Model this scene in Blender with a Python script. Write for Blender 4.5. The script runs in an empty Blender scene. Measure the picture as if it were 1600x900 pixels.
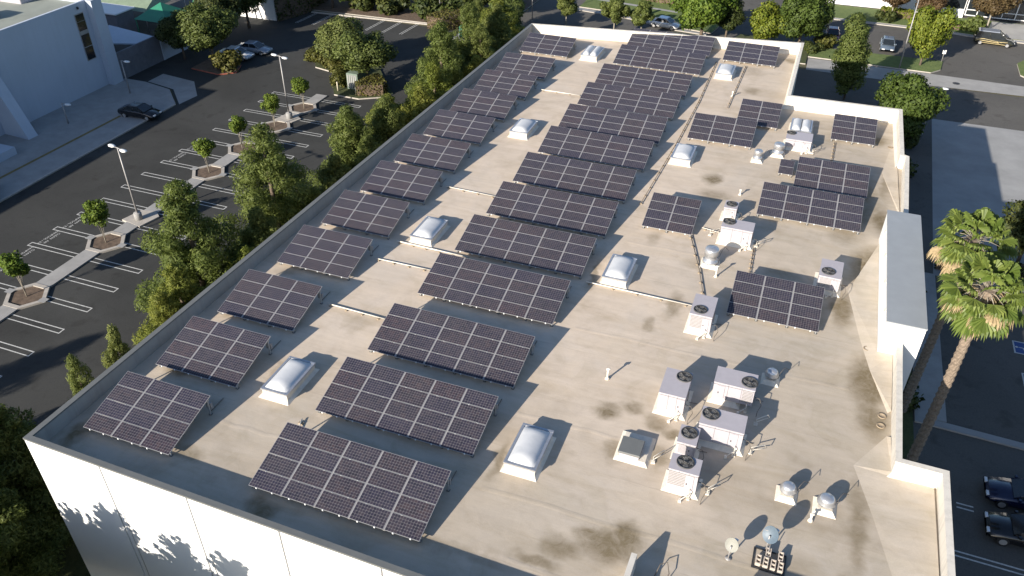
import bpy, bmesh, math, random
import numpy as np
from mathutils import Vector, Matrix
R = math.radians
random.seed(7); rng = np.random.default_rng(11)
S = bpy.context.scene
COL = S.collection
# ------------------------------------------------------------------ camera
cam = bpy.data.cameras.new('camera'); co = bpy.data.objects.new('camera', cam); COL.objects.link(co)
cam.sensor_width = 36; cam.lens = 1270.06/1600*36; cam.clip_start = 0.5; cam.clip_end = 2500
YAW, PITCH, ROLL = -0.358716, 0.621128, 0.005168
def cam_axes():
    sy, cy, sp, cp = math.sin(YAW), math.cos(YAW), math.sin(PITCH), math.cos(PITCH)
    f = Vector((sy*cp, cy*cp, -sp)); r = Vector((cy, -sy, 0)); u = r.cross(f)
    return math.cos(ROLL)*r+math.sin(ROLL)*u, -math.sin(ROLL)*r+math.cos(ROLL)*u, f
r_, u_, f_ = cam_axes()
co.matrix_world = Matrix(((r_.x, u_.x, -f_.x, 22.875), (r_.y, u_.y, -f_.y, -16.459), (r_.z, u_.z, -f_.z, 37.138), (0, 0, 0, 1)))
S.camera = co
# ------------------------------------------------------------------ light
SUN_EL, SUN_AZ = R(20.8), R(66.5)          # azimuth: direction the shadows fall, from +X towards +Y
w = bpy.data.worlds.new('World'); S.world = w; w.use_nodes = True
nt = w.node_tree; bg = nt.nodes['Background']
sky = nt.nodes.new('ShaderNodeTexSky'); sky.sky_type = 'NISHITA'; sky.sun_disc = False
sky.sun_elevation = SUN_EL
sky.sun_rotation = math.atan2(-math.cos(SUN_AZ), -math.sin(SUN_AZ))
sky.dust_density = 1.0; sky.air_density = 1.0; sky.ozone_density = 3.5
nt.links.new(sky.outputs[0], bg.inputs[0]); bg.inputs[1].default_value = 0.088
sun = bpy.data.lights.new('sun', 'SUN'); sun.energy = 5.0; sun.angle = R(0.5); sun.color = (1, .91, .79)
so = bpy.data.objects.new('sun', sun); COL.objects.link(so)
sd = Vector((math.cos(SUN_AZ)*math.cos(SUN_EL), math.sin(SUN_AZ)*math.cos(SUN_EL), -math.sin(SUN_EL)))
so.rotation_euler = sd.to_track_quat('-Z', 'Y').to_euler(); so.location = (0, 0, 80)
S.view_settings.view_transform = 'Standard'; S.view_settings.look = 'None'
S.view_settings.exposure = 0.82; S.view_settings.gamma = 1

# ------------------------------------------------------------------ materials
def ramp(nt, fac, stops):
    n = nt.nodes.new('ShaderNodeValToRGB'); e = n.color_ramp.elements
    e[0].position, e[0].color = stops[0][0], (*stops[0][1], 1)
    e[1].position, e[1].color = stops[-1][0], (*stops[-1][1], 1)
    for p, c in stops[1:-1]:
        k = e.new(p); k.color = (*c, 1)
    nt.links.new(fac, n.inputs[0]); return n.outputs[0]
def noise(nt, vec, scale, detail=4, rough=.6, dist=0):
    n = nt.nodes.new('ShaderNodeTexNoise'); n.inputs['Scale'].default_value = scale
    n.inputs['Detail'].default_value = detail; n.inputs['Roughness'].default_value = rough
    n.inputs['Distortion'].default_value = dist
    if vec: nt.links.new(vec, n.inputs['Vector'])
    return n.outputs['Fac']
def math_(nt, op, a, b=None, c=None):
    n = nt.nodes.new('ShaderNodeMath'); n.operation = op
    for i, v in enumerate((a, b, c)):
        if v is None: continue
        if isinstance(v, (int, float)): n.inputs[i].default_value = v
        else: nt.links.new(v, n.inputs[i])
    return n.outputs[0]
def mix(nt, fac, a, b, mode='MIX'):
    n = nt.nodes.new('ShaderNodeMix'); n.data_type = 'RGBA'; n.blend_type = mode
    if isinstance(fac, (int, float)): n.inputs[0].default_value = fac
    else: nt.links.new(fac, n.inputs[0])
    for i, v in ((6, a), (7, b)):
        if isinstance(v, tuple): n.inputs[i].default_value = (*v, 1)
        else: nt.links.new(v, n.inputs[i])
    return n.outputs[2]
def world_pos(nt):
    return nt.nodes.new('ShaderNodeNewGeometry').outputs['Position']
def new_mat(name):
    m = bpy.data.materials.new(name); m.use_nodes = True
    return m, m.node_tree, m.node_tree.nodes['Principled BSDF']
M = {}
def simple(name, col, rough=.6, metal=0, var=.15, scale=1.5, spec=.5, bump=0, bscale=20, coat=0):
    m, nt, p = new_mat(name)
    v = world_pos(nt); f = noise(nt, v, scale, 5, .65)
    lo = tuple(max(0, c*(1-var)) for c in col); hi = tuple(min(1, c*(1+var)) for c in col)
    nt.links.new(ramp(nt, f, [(.3, lo), (.7, hi)]), p.inputs['Base Color'])
    p.inputs['Roughness'].default_value = rough; p.inputs['Metallic'].default_value = metal
    p.inputs['Specular IOR Level'].default_value = spec; p.inputs['Coat Weight'].default_value = coat
    if bump:
        b = nt.nodes.new('ShaderNodeBump'); b.inputs['Strength'].default_value = bump
        b.inputs['Distance'].default_value = .02
        nt.links.new(noise(nt, v, bscale, 3), b.inputs['Height']); nt.links.new(b.outputs[0], p.inputs['Normal'])
    M[name] = m; return m
simple('white_paint', (.78, .78, .77), .75, var=.03, scale=.5)
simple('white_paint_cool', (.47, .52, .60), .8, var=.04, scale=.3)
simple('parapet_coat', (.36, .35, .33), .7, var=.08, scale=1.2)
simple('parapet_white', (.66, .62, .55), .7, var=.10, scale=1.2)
simple('coping_grey', (.15, .155, .15), .5, var=.08)
simple('tower_cap', (.31, .33, .345), .45, var=.06, scale=.9)
simple('aluminium', (.55, .55, .55), .35, .6, var=.05)
simple('pale_metal', (.33, .32, .315), .45, .2, var=.08)
simple('galvanised', (.55, .56, .58), .35, .7, var=.15, scale=6)
simple('hvac_paint', (.42, .395, .42), .5, var=.05, scale=3)
simple('hvac_dark', (.06, .06, .06), .6)
simple('coil', (.24, .23, .21), .6, var=.3, scale=30)
simple('flashing', (.70, .64, .54), .65, var=.12, scale=4)
simple('black_rubber', (.015, .015, .016), .8)
simple('black_metal', (.03, .03, .032), .5)
simple('pipe_white', (.68, .64, .56), .6)
simple('pipe_dark', (.14, .12, .10), .7)
simple('wood_block', (.30, .24, .17), .9)
simple('cinder', (.52, .45, .38), .9, var=.15, scale=12, bump=.3)
simple('dish_blue', (.10, .14, .18), .5)
simple('dish_cream', (.27, .27, .24), .6)
simple('concrete', (.31, .305, .295), .9, var=.14, scale=.6, bump=.2)
simple('concrete_pale', (.30, .30, .295), .9, var=.13, scale=.35, bump=.15)
simple('kerb', (.40, .37, .33), .85, var=.15, scale=2)
simple('kerb_red', (.32, .09, .06), .85, var=.15, scale=2)
simple('lane_white', (.52, .52, .50), .8, var=.3, scale=7)
simple('lane_yellow', (.20, .15, .05), .8, var=.3, scale=3)
simple('paint_blue', (.03, .07, .22), .7, var=.2)
simple('soil', (.12, .085, .06), 1, var=.4, scale=2.5, bump=.6, bscale=8)
simple('bark', (.13, .10, .075), 1, var=.3, scale=6, bump=.6, bscale=15)
simple('bark_pale', (.30, .27, .22), 1, var=.2, scale=6)
simple('palm_bark', (.21, .165, .125), 1, var=.35, scale=9, bump=.8, bscale=12)
simple('dead_frond', (.30, .23, .13), .9, var=.3, scale=8)
simple('glass_dark', (.02, .025, .03), .08, var=.2, spec=.8)
simple('roof_grey', (.27, .29, .25), .9, var=.12, scale=.5)
simple('green_metal', (.03, .20, .12), .5, var=.1)
simple('green_canvas', (.20, .26, .18), .7, var=.15)
simple('green_grey_metal', (.16, .21, .17), .6, var=.1)
simple('grey_wall', (.17, .17, .19), .9, var=.15)
simple('bollard_cream', (.55, .50, .38), .6)
simple('headlight', (.7, .7, .7), .1)
simple('taillight', (.35, .02, .02), .3)
simple('gold_vinyl', (.55, .44, .22), .5)
for n, c in dict(car_black=(.012, .012, .014), car_silver=(.30, .33, .38), car_white=(.75, .75, .75), car_red=(.16, .02, .02),
                 car_blue=(.13, .17, .22), car_olive=(.035, .035, .025), car_navy=(.01, .015, .05)).items():
    simple(n, c, .25, .2, var=.02, coat=.6)

def streaked(name, col, amt=.12):
    m, nt, p = new_mat(name); v = world_pos(nt)
    mp = nt.nodes.new('ShaderNodeMapping'); mp.inputs['Scale'].default_value = (1.6, 1.6, .10); nt.links.new(v, mp.inputs[0])
    a = ramp(nt, noise(nt, mp.outputs[0], 1.6, 5, .7), [(.35, tuple(c*(1-amt) for c in col)), (.55, col)])
    b_ = ramp(nt, noise(nt, v, .22, 4, .6), [(.3, (.95, .95, .94)), (.7, (1.03, 1.03, 1.03))])
    nt.links.new(mix(nt, 1, a, b_, 'MULTIPLY'), p.inputs['Base Color']); p.inputs['Roughness'].default_value = .8; M[name] = m
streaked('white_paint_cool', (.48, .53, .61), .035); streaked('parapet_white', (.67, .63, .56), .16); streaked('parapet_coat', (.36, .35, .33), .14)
def grass_mat(name, a, b):
    m, nt, p = new_mat(name); v = world_pos(nt)
    f = noise(nt, v, 1.3, 8, .75)
    nt.links.new(ramp(nt, f, [(.3, a), (.7, b)]), p.inputs['Base Color']); p.inputs['Roughness'].default_value = 1
    bp = nt.nodes.new('ShaderNodeBump'); bp.inputs['Distance'].default_value = .1; bp.inputs['Strength'].default_value = .8
    nt.links.new(noise(nt, v, 9, 3), bp.inputs['Height']); nt.links.new(bp.outputs[0], p.inputs['Normal'])
    M[name] = m
grass_mat('lawn', (.075, .12, .03), (.14, .18, .05))
grass_mat('dry_ground', (.07, .075, .035), (.14, .12, .07))
grass_mat('shrub_ground', (.03, .045, .012), (.08, .09, .03))

def asphalt(name, col, patch=.2):
    m, nt, p = new_mat(name); v = world_pos(nt)
    big = noise(nt, v, .09, 4, .55, .6); fine = noise(nt, v, 9, 4, .8)
    c1 = ramp(nt, big, [(.32, tuple(c*(1-patch) for c in col)), (.68, tuple(c*(1+patch) for c in col))])
    c2 = ramp(nt, fine, [(.3, (.82, .82, .82)), (.7, (1.15, 1.15, 1.15))])
    mid = noise(nt, v, .8, 5, .7, 1.5)
    c3 = ramp(nt, mid, [(.30, (.86, .85, .84)), (.45, (1, 1, 1)), (.72, (1.05, 1.04, 1.02))])
    oil = ramp(nt, noise(nt, v, .62, 3, .5, .3), [(.60, (1, 1, 1)), (.70, (.80, .79, .78))])
    wear = ramp(nt, noise(nt, v, 2.6, 6, .75, 2.0), [(.28, (1.18, 1.17, 1.14)), (.36, (1, 1, 1))])
    c4 = mix(nt, 1, oil, wear, 'MULTIPLY')
    nt.links.new(mix(nt, 1, mix(nt, 1, mix(nt, 1, c1, c2, 'MULTIPLY'), c3, 'MULTIPLY'), c4, 'MULTIPLY'), p.inputs['Base Color'])
    p.inputs['Roughness'].default_value = .95; p.inputs['Specular IOR Level'].default_value = .25
    M[name] = m
asphalt('asphalt_new', (.047, .048, .0465)); asphalt('asphalt_old', (.105, .101, .094), .12)

# pale roof coating with drifted dirt, ponding rings and laps of the membrane
def roof_mat(name, stains=True):
    m, nt, p = new_mat(name); v = world_pos(nt)
    big = noise(nt, v, .16, 5, .6, .8); mid = noise(nt, v, 1.1, 6, .7, .5); fine = noise(nt, v, 22, 4, .7)
    c = ramp(nt, big, [(.28, (.52, .44, .355)), (.5, (.60, .51, .415)), (.72, (.555, .485, .41))])
    c = mix(nt, 1, c, ramp(nt, mid, [(.25, (.90, .885, .86)), (.5, (1, 1, 1)), (.8, (1.05, 1.04, 1.03))]), 'MULTIPLY')
    c = mix(nt, 1, c, ramp(nt, fine, [(.3, (.95, .95, .95)), (.7, (1.05, 1.05, 1.05))]), 'MULTIPLY')
    sx = nt.nodes.new('ShaderNodeSeparateXYZ'); nt.links.new(v, sx.inputs[0])
    # membrane laps every 0.95 m (faint), wandering a little
    wob = noise(nt, v, .35, 2)
    yy = math_(nt, 'ADD', sx.outputs[1], math_(nt, 'MULTIPLY', wob, .35))
    fr = math_(nt, 'FRACT', math_(nt, 'MULTIPLY', yy, 1/1.9))
    lap = math_(nt, 'LESS_THAN', fr, .035)
    st_ = nt.nodes.new('ShaderNodeTexWhiteNoise'); st_.noise_dimensions = '1D'; nt.links.new(math_(nt, 'FLOOR', math_(nt, 'MULTIPLY', yy, 1/1.9)), st_.inputs['W'])
    c = mix(nt, 1, c, ramp(nt, st_.outputs['Value'], [(0, (.975, .97, .965)), (1, (1.02, 1.02, 1.02))]), 'MULTIPLY')
    lapn = math_(nt, 'MULTIPLY', lap, math_(nt, 'MULTIPLY', ramp(nt, noise(nt, v, .28, 3), [(.45, (0, 0, 0)), (.7, (1, 1, 1))]), .20))
    c = mix(nt, lapn, c, (.24, .20, .15))
    xx = math_(nt, 'ADD', math_(nt, 'MULTIPLY', sx.outputs[0], 1/7.3), math_(nt, 'MULTIPLY', st_.outputs['Value'], 1.0))
    rain = nt.nodes.new('ShaderNodeMapping'); rain.inputs['Scale'].default_value = (.25, 2.2, 1); nt.links.new(v, rain.inputs[0])
    c = mix(nt, 1, c, ramp(nt, noise(nt, rain.outputs[0], 1.0, 5, .65, .6), [(.3, (.93, .925, .91)), (.55, (1, 1, 1)), (.75, (1.04, 1.035, 1.03))]), 'MULTIPLY')
    pud = noise(nt, v, .33, 3, .5, 1.6)
    c = mix(nt, 1, c, ramp(nt, pud, [(.35, (1.04, 1.035, 1.02)), (.55, (1, 1, 1)), (.63, (.93, .925, .90)), (.70, (.97, .97, .95))]), 'MULTIPLY')
    smear = nt.nodes.new('ShaderNodeMapping'); smear.inputs['Scale'].default_value = (.11, .55, 1); smear.inputs['Rotation'].default_value = (0, 0, .35); nt.links.new(v, smear.inputs[0])
    c = mix(nt, 1, c, ramp(nt, noise(nt, smear.outputs[0], 1.3, 6, .6, 1.2), [(.32, (.93, .915, .88)), (.5, (1, 1, 1)), (.7, (1.05, 1.05, 1.06))]), 'MULTIPLY')
    # greyer, darker tone towards the right hand side and the front
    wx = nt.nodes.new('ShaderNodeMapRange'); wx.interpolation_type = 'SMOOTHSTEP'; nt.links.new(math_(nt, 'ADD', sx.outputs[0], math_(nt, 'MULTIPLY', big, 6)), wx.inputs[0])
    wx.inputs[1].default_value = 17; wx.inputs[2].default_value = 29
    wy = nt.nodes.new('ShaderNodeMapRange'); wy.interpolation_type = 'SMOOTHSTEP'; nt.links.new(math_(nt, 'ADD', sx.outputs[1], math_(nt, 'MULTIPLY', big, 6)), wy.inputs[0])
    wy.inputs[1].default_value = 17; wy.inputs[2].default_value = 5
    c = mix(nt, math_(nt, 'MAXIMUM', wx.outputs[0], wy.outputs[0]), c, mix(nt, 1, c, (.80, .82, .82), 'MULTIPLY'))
    if not stains: c = mix(nt, 1, c, (1.12, 1.13, 1.14), 'MULTIPLY')
    if stains:
        wn = nt.nodes.new('ShaderNodeTexNoise'); wn.inputs['Scale'].default_value = .9; wn.inputs['Detail'].default_value = 5
        nt.links.new(v, wn.inputs['Vector'])
        wv = nt.nodes.new('ShaderNodeVectorMath'); wv.operation = 'MULTIPLY_ADD'
        nt.links.new(wn.outputs['Color'], wv.inputs[0]); wv.inputs[1].default_value = (1.3, 1.3, 0)
        nt.links.new(v, wv.inputs[2])
        acc = None
        for (x, y, rx, ry, s) in STAINS:
            a = nt.nodes.new('ShaderNodeVectorMath'); a.operation = 'SUBTRACT'
            nt.links.new(wv.outputs[0], a.inputs[0]); a.inputs[1].default_value = (x+.65, y+.65, 10)
            b = nt.nodes.new('ShaderNodeVectorMath'); b.operation = 'MULTIPLY'
            nt.links.new(a.outputs[0], b.inputs[0]); b.inputs[1].default_value = (1/rx, 1/ry, 0)
            l = nt.nodes.new('ShaderNodeVectorMath'); l.operation = 'LENGTH'; nt.links.new(b.outputs[0], l.inputs[0])
            mr = nt.nodes.new('ShaderNodeMapRange'); mr.interpolation_type = 'SMOOTHSTEP'
            nt.links.new(l.outputs['Value'], mr.inputs[0]); mr.inputs[1].default_value = 1.3; mr.inputs[2].default_value = .25
            mr.inputs[3].default_value = 0; mr.inputs[4].default_value = s
            acc = mr.outputs[0] if acc is None else math_(nt, 'MAXIMUM', acc, mr.outputs[0])
        brk = noise(nt, v, 1.7, 6, .75, 1)
        acc = math_(nt, 'MULTIPLY', acc, math_(nt, 'MULTIPLY_ADD', brk, 1.7, .22))
        c = mix(nt, math_(nt, 'MINIMUM', acc, 1.0), c, (.185, .145, .085))
    nt.links.new(c, p.inputs['Base Color']); p.inputs['Roughness'].default_value = .8
    p.inputs['Specular IOR Level'].default_value = .3
    bp = nt.nodes.new('ShaderNodeBump'); bp.inputs['Strength'].default_value = .25; bp.inputs['Distance'].default_value = .05
    nt.links.new(mid, bp.inputs['Height']); nt.links.new(bp.outputs[0], p.inputs['Normal'])
    M[name] = m
STAINS = [(17.3, 11.3, .75, .6, .75), (18.3, 11.9, .6, .5, .6), (19.7, 11.4, .7, .5, .6), (20.4, 11.0, .5, .4, .7), (19.3, 3.9, 1.3, .8, .8), (17.8, 3.3, 1.0, .6, .7),
          (16.9, 2.3, 1.1, .35, .7), (20.0, 4.5, .7, 1.0, .8), (18.7, 4.3, .9, .5, .8), (18.1, 36.5, .8, .9, .8), (18.6, 34.2, 1.3, .8, .5), (28.9, 18.0, 1.0, 2.6, .85),
          (29.1, 15.2, .9, 1.6, .7), (18.6, 20.6, .5, 1.4, .55), (17.6, 18.6, .5, .6, .5), (28.6, 28.5, 1.1, 2.6, .85), (27.4, 23.9, .7, 2.0, .8),
          (28.0, 36.5, 1.6, 3.6, .55), (29.4, 34.6, .8, 1.6, .85), (29.6, 40.0, .5, 2.4, .5), (18.4, 8.8, .7, .7, .55), (27.3, 32.0, 1.2, 1.4, .45),
          (24.0, 26.0, 1.0, .7, .4), (28.6, 8.6, .5, 3.0, .6), (28.4, 4.0, .6, 3.0, .5), (20.2, 9.3, .5, .9, .5), (13.7, 6.6, .35, 1.4, .6),
          (13.6, 22.0, .3, 1.6, .6), (1.2, 8.0, .35, 1.6, .35), (19.3, 25.4, 1.0, .7, .35), (16.0, 27.2, .5, 1, .35), (-4.2, 11.3, .7, .5, .55),
          (-3.6, 6.3, .8, .6, .55), (-3.4, 15.9, .7, .5, .4), (0.6, 2.2, .8, .5, .55), (5.4, .6, .8, .7, .8), (-4.9, 1.0, .5, 1.3, .8), (24.8, 3.8, 1.3, .6, .3),
          (18.0, 59.0, 1.2, 1.5, .3), (18.6, 54.0, .8, .8, .5), (29.2, 47.4, .6, 1.0, .7), (21.1, 63.0, .6, .7, .6), (8.0, 62.0, 4.0, .5, .35),
          (1.0, 57.0, .7, 1.4, .4), (2.8, 13.0, .9, .7, .25), (14.0, 1.6, 2.4, .35, .3), (23.2, 9.4, 1.4, .8, .25), (26.2, 5.6, 1.2, .8, .3)]
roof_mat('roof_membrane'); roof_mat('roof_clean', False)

# photovoltaic cells
def pv_mat():
    m, nt, p = new_mat('pv_glass')
    tc = nt.nodes.new('ShaderNodeTexCoord'); s = nt.nodes.new('ShaderNodeSeparateXYZ'); nt.links.new(tc.outputs['Object'], s.inputs[0])
    ux = math_(nt, 'MULTIPLY', math_(nt, 'SUBTRACT', s.outputs[0], .0175), 12/1.524)
    uy = math_(nt, 'MULTIPLY', math_(nt, 'SUBTRACT', s.outputs[1], .0175), 6/.763)
    def dist(u): return math_(nt, 'ABSOLUTE', math_(nt, 'SUBTRACT', math_(nt, 'FRACT', u), .5))
    dx, dy = dist(ux), dist(uy)
    g = math_(nt, 'GREATER_THAN', math_(nt, 'MAXIMUM', dx, dy), .452)
    cn = math_(nt, 'GREATER_THAN', math_(nt, 'ADD', dx, dy), .78)
    line = math_(nt, 'MAXIMUM', g, cn)
    cb = nt.nodes.new('ShaderNodeCombineXYZ')
    nt.links.new(math_(nt, 'FLOOR', ux), cb.inputs[0]); nt.links.new(math_(nt, 'FLOOR', uy), cb.inputs[1])
    oi = nt.nodes.new('ShaderNodeObjectInfo'); nt.links.new(math_(nt, 'MULTIPLY', oi.outputs['Random'], 50), cb.inputs[2])
    wn = nt.nodes.new('ShaderNodeTexWhiteNoise'); nt.links.new(cb.outputs[0], wn.inputs['Vector'])
    cell = ramp(nt, wn.outputs['Value'], [(0, (.012, .013, .026)), (.5, (.021, .020, .038)), (1, (.036, .030, .042))])
    tint = ramp(nt, oi.outputs['Random'], [(0, (.85, .9, 1.1)), (.5, (1, 1, 1)), (.85, (1.18, 1.0, .92)), (1, (1.3, 1, .95))])
    cell = mix(nt, 1, cell, tint, 'MULTIPLY')
    c = mix(nt, line, cell, (.13, .125, .135))
    dust = noise(nt, world_pos(nt), .7, 4, .6)
    c = mix(nt, math_(nt, 'MULTIPLY', dust, .10), c, (.32, .28, .24))
    nt.links.new(c, p.inputs['Base Color']); p.inputs['Roughness'].default_value = .22
    p.inputs['Specular IOR Level'].default_value = .33
    M['pv_glass'] = m
pv_mat()
# frosted skylight dome
m, nt, p = new_mat('acrylic'); p.inputs['Base Color'].default_value = (.52, .55, .58, 1); p.inputs['Roughness'].default_value = .45
p.inputs['Subsurface Weight'].default_value = 0; p.inputs['Coat Weight'].default_value = .1; p.inputs['Coat Roughness'].default_value = .3
nt.links.new(ramp(nt, noise(nt, world_pos(nt), 2.5, 4), [(.3, (.52, .535, .55)), (.7, (.60, .61, .62))]), p.inputs['Base Color']); M['acrylic'] = m

def leaf_mat(name, dark, mid, light, trans=.25, rough=.6):
    m, nt, p = new_mat(name); g = nt.nodes.new('ShaderNodeNewGeometry')
    r = g.outputs['Random Per Island']; v = g.outputs['Position']
    f = math_(nt, 'ADD', math_(nt, 'MULTIPLY', r, .55), math_(nt, 'MULTIPLY', noise(nt, v, .7, 3), .5))
    c = ramp(nt, f, [(.2, dark), (.5, mid), (.85, light)])
    oi = nt.nodes.new('ShaderNodeObjectInfo')
    c = mix(nt, 1, c, ramp(nt, oi.outputs['Random'], [(0, (.85, .9, .8)), (1, (1.15, 1.08, 1.1))]), 'MULTIPLY')
    nt.links.new(c, p.inputs['Base Color']); p.inputs['Roughness'].default_value = rough
    p.inputs['Specular IOR Level'].default_value = .3
    tr = nt.nodes.new('ShaderNodeBsdfTranslucent'); nt.links.new(c, tr.inputs[0])
    ms = nt.nodes.new('ShaderNodeMixShader'); ms.inputs[0].default_value = trans
    nt.links.new(p.outputs[0], ms.inputs[1]); nt.links.new(tr.outputs[0], ms.inputs[2])
    nt.links.new(ms.outputs[0], nt.nodes['Material Output'].inputs[0]); M[name] = m
leaf_mat('needles', (.075, .105, .028), (.165, .205, .055), (.25, .285, .09), .5)
leaf_mat('needles_yellow', (.10, .13, .026), (.20, .235, .048), (.29, .31, .07), .5)
leaf_mat('leaf_dark', (.025, .04, .012), (.055, .075, .02), (.10, .115, .03))
leaf_mat('leaf_olive', (.05, .07, .02), (.105, .135, .036), (.17, .20, .055), .3)
leaf_mat('leaf_bright', (.05, .09, .012), (.125, .19, .026), (.21, .27, .045), .35)
leaf_mat('leaf_yellow', (.08, .11, .014), (.14, .18, .02), (.22, .24, .03))
leaf_mat('leaf_russet', (.05, .035, .016), (.11, .07, .035), (.16, .115, .055))
leaf_mat('leaf_brownhedge', (.05, .055, .014), (.10, .105, .024), (.15, .14, .035))
leaf_mat('leaf_mid', (.035, .06, .012), (.075, .115, .022), (.12, .17, .035), .35)
leaf_mat('palm_leaf', (.07, .10, .022), (.12, .17, .035), (.20, .25, .06), .3, .45)

# ------------------------------------------------------------------ helpers
def put(name, me, parent=None, loc=(0, 0, 0), rot=(0, 0, 0)):
    o = bpy.data.objects.new(name, me); COL.objects.link(o); o.location = loc; o.rotation_euler = rot
    if parent: o.parent = parent
    return o
def tag(o, label=None, cat=None, group=None, kind=None):
    if label: o['label'] = label
    if cat: o['category'] = cat
    if group: o['group'] = group
    if kind: o['kind'] = kind
    return o
def thing(name, label, cat, loc=(0, 0, 0), rz=0, group=None):
    return tag(put(name, None, None, loc, (0, 0, rz)), label, cat, group)
class MB:
    """collects shapes, links them as one mesh object"""
    def __init__(s): s.v, s.f, s.m, s.mats, s.sm = [], [], [], [], []
    def mi(s, mat):
        if mat not in s.mats: s.mats.append(mat)
        return s.mats.index(mat)
    def add(s, vs, fs, mat, smooth=False):
        b = len(s.v); k = s.mi(mat); s.v += [tuple(q) for q in vs]
        for f in fs: s.f.append(tuple(b+i for i in f)); s.m.append(k); s.sm.append(smooth)
    def box(s, x0, y0, z0, x1, y1, z1, mat, bev=0):
        if bev <= 0:
            vs = [(x0, y0, z0), (x1, y0, z0), (x1, y1, z0), (x0, y1, z0), (x0, y0, z1), (x1, y0, z1), (x1, y1, z1), (x0, y1, z1)]
            s.add(vs, [(3, 2, 1, 0), (4, 5, 6, 7), (0, 1, 5, 4), (1, 2, 6, 5), (2, 3, 7, 6), (3, 0, 4, 7)], mat)
        else:
            b = bev
            pts = []
            for z, i in ((z0, 0), (z1-b, 0), (z1, b)):
                pts.append([(x0+b+i, y0+i, z), (x1-b-i, y0+i, z), (x1-i, y0+b+i, z), (x1-i, y1-b-i, z), (x1-b-i, y1-i, z), (x0+b+i, y1-i, z), (x0+i, y1-b-i, z), (x0+i, y0+b+i, z)])
            s.loft(pts, mat, True)
    def loft(s, rings, mat, caps=True, smooth=False, closed=True):
        n = len(rings[0]); vs = [p for r in rings for p in r]; fs = []
        for a in range(len(rings)-1):
            for i in range(n if closed else n-1):
                j = (i+1) % n; fs.append((a*n+i, a*n+j, (a+1)*n+j, (a+1)*n+i))
        if caps: fs.append(tuple(reversed(range(n)))); fs.append(tuple((len(rings)-1)*n+i for i in range(n)))
        s.add(vs, fs, mat, smooth)
    def lathe(s, prof, mat, c=(0, 0, 0), n=16, smooth=True):
        rings = [[(c[0]+r*math.cos(2*math.pi*i/n), c[1]+r*math.sin(2*math.pi*i/n), c[2]+z) for i in range(n)] for r, z in prof]
        s.loft(rings, mat, True, smooth)
    def tube(s, pts, r, mat, n=6, r2=None):
        pts = [Vector(p) for p in pts]; rings = []
        for i, p in enumerate(pts):
            d = (pts[min(i+1, len(pts)-1)]-pts[max(i-1, 0)]).normalized()
            a = d.cross(Vector((0, 0, 1))) if abs(d.z) < .95 else d.cross(Vector((1, 0, 0)))
            a.normalize(); b = d.cross(a)
            rr = r if r2 is None else r+(r2-r)*i/(len(pts)-1)
            rings.append([tuple(p+a*rr*math.cos(2*math.pi*k/n)-b*rr*math.sin(2*math.pi*k/n)) for k in range(n)])
        s.loft(rings, mat, True, True)
    def poly(s, pts, z, mat): s.add([(x, y, z) for x, y in pts], [tuple(range(len(pts)))], mat)
    def prism(s, pts, z0, z1, mat, matside=None):
        n = len(pts); s.add([(x, y, z1) for x, y in pts], [tuple(range(n))], mat)
        s.add([(x, y, z0) for x, y in pts]+[(x, y, z1) for x, y in pts], [(i, (i+1) % n, n+(i+1) % n, n+i) for i in range(n)], matside or mat)
    def mesh(s, name):
        me = bpy.data.meshes.new(name); me.from_pydata(s.v, [], s.f)
        for m in s.mats: me.materials.append(M[m])
        me.polygons.foreach_set('material_index', s.m); me.polygons.foreach_set('use_smooth', s.sm); me.update()
        return me
    def build(s, name, parent=None, loc=(0, 0, 0), rot=(0, 0, 0), kind=None):
        o = put(name, s.mesh(name), parent, loc, rot)
        if kind: o['kind'] = kind
        return o
def ccw(pts):
    a = sum(pts[i][0]*pts[(i+1) % len(pts)][1]-pts[(i+1) % len(pts)][0]*pts[i][1] for i in range(len(pts)))
    return pts if a > 0 else pts[::-1]
def ground(name, pts, z, mat, side=None, kind='structure', z0=None):
    b = MB(); pts = ccw(pts)
    if z0 is None: b.poly(pts, z, mat)
    else: b.prism(pts, z0, z, mat, side)
    o = b.build(name); o['kind'] = kind; return o
def copy_tree(o, parent=None):
    c = o.copy(); COL.objects.link(c); c.parent = parent
    for ch in [q for q in bpy.data.objects if q.parent == o]: copy_tree(ch, c)
    return c
KIDS = {}
def clone(o, loc, rz=0, label=None, scale=None):
    c = o.copy(); COL.objects.link(c); c.location = loc; c.rotation_euler = (0, 0, rz)
    if scale: c.scale = scale
    if label: c['label'] = label
    def rec(a, b):
        for ch in a.children:
            d = ch.copy(); COL.objects.link(d); d.parent = b; rec(ch, d)
    rec(o, c); return c
ORD = ['nearest', 'second', 'third', 'fourth', 'fifth', 'sixth', 'seventh', 'eighth', 'ninth', 'tenth', 'eleventh', 'twelfth', 'thirteenth']

# ------------------------------------------------------------------ ground, roads, walks
ground('ground', [(-400, -300), (400, -300), (400, 600), (-400, 600)], -.06, 'dry_ground')
ground('asphalt_lot', [(-43.7, -60), (-17, -60), (-17, 87.6), (-62, 87.6), (-62, 56.3), (-51.7, 56.3), (-47.3, 55.4), (-43.7, 52)], 0, 'asphalt_new')
b = MB(); b.prism(ccw([(-62, -60), (-43.9, -60), (-43.9, 52), (-47.4, 55.2), (-51.7, 56.1), (-62, 56.1)]), -.05, .12, 'concrete', 'kerb')
o = b.build('sidewalk'); o['kind'] = 'structure'
b = MB()
for a, c in (((-44.1, -60), (-44.1, 51.9)),):
    b.box(-44.02, -60, 0, -43.78, 51.9, .13, 'kerb')
b.build('sidewalk_kerb')['kind'] = 'structure'
tag(ground('painted_line', [(-47.9, 20), (-47.55, 20), (-47.1, 47), (-47.45, 47)], .128, 'lane_yellow'), kind='structure')
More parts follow.
